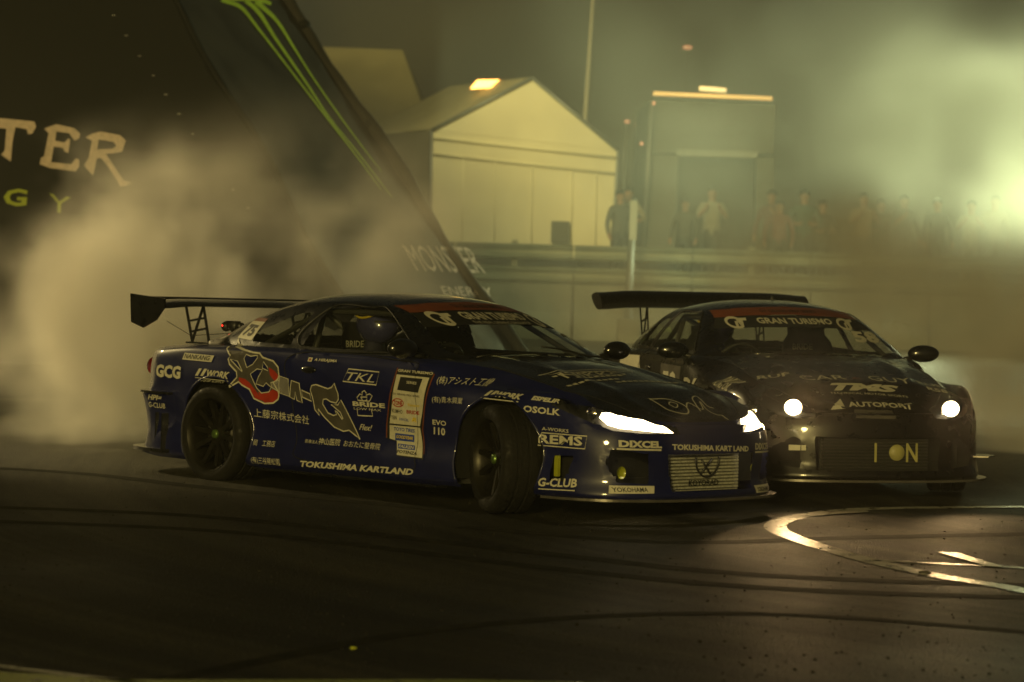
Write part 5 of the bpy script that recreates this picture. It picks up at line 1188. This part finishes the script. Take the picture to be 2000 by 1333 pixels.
# ------------------------------------------------------------------ tyre smoke and haze
def vol_mat(name, col, mult, aniso=.25):
    m = bpy.data.materials.new(name); m.use_nodes = True; t = m.node_tree; t.nodes.clear()
    o = t.nodes.new('ShaderNodeOutputMaterial'); v_ = t.nodes.new('ShaderNodeVolumePrincipled'); v_.inputs['Color'].default_value = (*col, 1); v_.inputs['Density'].default_value = mult
    v_.inputs['Anisotropy'].default_value = aniso; t.links.new(v_.outputs[0], o.inputs['Volume']); m.cycles.volume_step_rate = STEP; return m
def smoke(name, label, lo_, hi_, blobs, mult, col, nscale=.55, amp=1.1, thr=.35, res=.10, seed=0, aniso=.25, warp=.5, wsc=.35, rough=.52):
    """volume grid filled by geometry nodes: soft blobs broken up by warped noise"""
    ng = bpy.data.node_groups.new(name, 'GeometryNodeTree'); ng.interface.new_socket('Geometry', in_out='OUTPUT', socket_type='NodeSocketGeometry'); ng.interface.new_socket('Geometry', in_out='INPUT', socket_type='NodeSocketGeometry')
    out = ng.nodes.new('NodeGroupOutput'); ng.nodes.new('NodeGroupInput'); L = ng.links
    vc = node(ng, 'GeometryNodeVolumeCube'); vc.inputs['Min'].default_value = lo_; vc.inputs['Max'].default_value = hi_
    for i, ax in enumerate('XYZ'): vc.inputs['Resolution '+ax].default_value = max(8, int((hi_[i]-lo_[i])/res))
    pos = node(ng, 'GeometryNodeInputPosition')
    off = node(ng, 'ShaderNodeVectorMath', operation='ADD'); off.inputs[1].default_value = (seed*7.3, seed*3.1, seed*5.7); L.new(pos.outputs[0], off.inputs[0])
    wn = node(ng, 'ShaderNodeTexNoise', i_Scale=wsc, i_Detail=2); L.new(off.outputs[0], wn.inputs['Vector'])
    wsb = node(ng, 'ShaderNodeVectorMath', operation='SUBTRACT'); wsb.inputs[1].default_value = (.5, .5, .5); L.new(wn.outputs['Color'], wsb.inputs[0])
    wml = node(ng, 'ShaderNodeVectorMath', operation='SCALE'); wml.inputs['Scale'].default_value = warp*4; L.new(wsb.outputs[0], wml.inputs[0])
    wp = node(ng, 'ShaderNodeVectorMath', operation='ADD'); L.new(pos.outputs[0], wp.inputs[0]); L.new(wml.outputs[0], wp.inputs[1])
    acc = None
    for (c, r, s) in blobs:
        a = node(ng, 'ShaderNodeVectorMath', operation='SUBTRACT'); a.inputs[1].default_value = c; L.new(wp.outputs[0], a.inputs[0])
        d = node(ng, 'ShaderNodeVectorMath', operation='DIVIDE'); d.inputs[1].default_value = r; L.new(a.outputs[0], d.inputs[0])
        l_ = node(ng, 'ShaderNodeVectorMath', operation='LENGTH'); L.new(d.outputs[0], l_.inputs[0])
        mr = node(ng, 'ShaderNodeMapRange', interpolation_type='SMOOTHSTEP'); mr.inputs[1].default_value = 1.0; mr.inputs[2].default_value = .15; mr.inputs[3].default_value = 0; mr.inputs[4].default_value = s; L.new(l_.outputs['Value'], mr.inputs[0])
        if acc is None: acc = mr.outputs[0]
        else:
            mx = node(ng, 'ShaderNodeMath', operation='ADD'); L.new(acc, mx.inputs[0]); L.new(mr.outputs[0], mx.inputs[1]); acc = mx.outputs[0]
    o2 = node(ng, 'ShaderNodeVectorMath', operation='ADD'); L.new(off.outputs[0], o2.inputs[0]); L.new(wml.outputs[0], o2.inputs[1])
    nz = node(ng, 'ShaderNodeTexNoise', i_Scale=nscale, i_Detail=5, i_Roughness=rough); L.new(o2.outputs[0], nz.inputs['Vector'])
    mr = node(ng, 'ShaderNodeMapRange'); mr.inputs[1].default_value = .32; mr.inputs[2].default_value = .68; mr.inputs[3].default_value = 1-amp; mr.inputs[4].default_value = 1; L.new(nz.outputs[0], mr.inputs[0])
    ml = node(ng, 'ShaderNodeMath', operation='MULTIPLY', use_clamp=False); L.new(acc, ml.inputs[0]); L.new(mr.outputs[0], ml.inputs[1])
    mx0 = node(ng, 'ShaderNodeMath', operation='MAXIMUM'); mx0.inputs[1].default_value = 0; L.new(ml.outputs[0], mx0.inputs[0])
    L.new(mx0.outputs[0], vc.inputs['Density'])
    vm = vol_mat(name+'_air', col, mult, aniso)
    sm_ = node(ng, 'GeometryNodeSetMaterial'); sm_.inputs['Material'].default_value = vm; L.new(vc.outputs[0], sm_.inputs[0]); L.new(sm_.outputs[0], out.inputs[0])
    vd = bpy.data.volumes.new(name); ob = bpy.data.objects.new(name, vd); link(ob); vd.materials.append(vm)
    md = ob.modifiers.new('fill', 'NODES'); md.node_group = ng
    return tag(ob, label, 'smoke', kind='stuff')
# behind the blue car, rolling off its rear wheels
smoke('tyre_smoke', 'thick beige tyre smoke rolling off the rear of the blue car', (-6.5, 19.6, 0), (3.2, 27, 6.0),
    [((-2.75, 20.9, .5), (1.15, 1.1, .9), 1.9), ((-2.9, 21.2, 1.25), (1.4, 1.4, 1.15), .8), ((-1.6, 21.5, 1.2), (1.7, 1.6, 1.35), .42), ((-.4, 22.4, 1.3), (1.8, 1.8, 1.3), .20), ((-1.3, 22.8, 2.0), (2.2, 2.0, 1.1), .10), ((-3.7, 21.4, .9), (1.7, 1.5, 1.7), .40), ((-2.2, 20.2, .25), (1.3, .8, .55), 2.4), ((-1.5, 19.9, .12), (.7, .5, .3), 2.5)],
    SM1, (.95, .92, .88), aniso=0, seed=1, amp=1.8, nscale=1.0, res=.08, rough=.6)
smoke('tyre_smoke', 'brownish tyre smoke trailing behind the black car', (-1.0, 21.6, 0), (9.5, 31, 4.6),
    [((2.4, 24.0, 1.0), (1.9, 1.5, 1.2), .9), ((3.6, 25.0, 1.0), (2.2, 1.8, 1.25), .85), ((5.0, 25.8, .8), (2.4, 2.2, 1.3), .8), ((1.0, 24.8, .9), (1.8, 1.6, 1.1), .5), ((6.2, 27.5, 1.0), (2.6, 2.4, 1.4), .6), ((4.9, 23.4, .5), (1.4, 1.1, .9), .9), ((4.6, 22.9, .2), (1.8, .8, .5), 1.2)],
    SM2, (.95, .92, .86), aniso=0, seed=3, amp=1.7, nscale=.95, rough=.6)
smoke('drifting_smoke', 'pale green drifting smoke lit by the floodlight, high at the right', (-1, 30, .6), (14, 45, 9),
    [((6.9, 39, 2.9), (3.3, 5, 2.1), .9), ((4.2, 36, 3.5), (3.2, 4, 1.5), .16), ((9.0, 40, 4.0), (2.8, 5, 2.3), .45), ((2.8, 37, 3.0), (3.0, 4, 1.5), .22), ((9.5, 39, 2.5), (3.2, 5, 2.4), .8), ((3.0, 38, 3.0), (5.5, 6, 4), .18)],
    SM3, (.92, .95, .88), seed=5, amp=1.3, nscale=.38, res=.16, warp=.9)
smoke('background_smoke', 'veil of smoke hanging behind the tents and the truck', (-22, 61, .5), (26, 90, 17),
    [((2, 74, 6), (18, 13, 9), 1.0), ((-6, 74, 9), (12, 11, 7), .5), ((14, 76, 6), (12, 12, 6), .5)], .115, (.92, .92, .82), seed=9, amp=1.2, nscale=.14, res=.5, warp=1.2, wsc=.08)
smoke('added_halo_smoke', 'faint smoke added low round the fronts of both cars to carry the headlight glow', (-.5, 14, 0), (5.5, 19.5, 2.2),
    [((1.75, 16.2, .6), (1.1, 1.3, .75), 1.0), ((2.7, 17.2, .6), (1.3, .9, .6), 1.0)], SM4, (.95, .93, .88), seed=12, amp=.5, nscale=1.0, res=.12, aniso=.72)  # smoke added only to give the headlights a halo
bm = bmesh.new(); box(bm, (0, 44, 9.5), (64, 92, 21)); hz = bobj('haze', bm, None, smooth=False); hm = vol_mat('haze_air', (.92, .92, .80), HAZE, .2); hz.data.materials.append(hm); tag(hz, 'thin smoky haze hanging over the whole course', 'haze', kind='stuff')
# night sky dome outside the haze
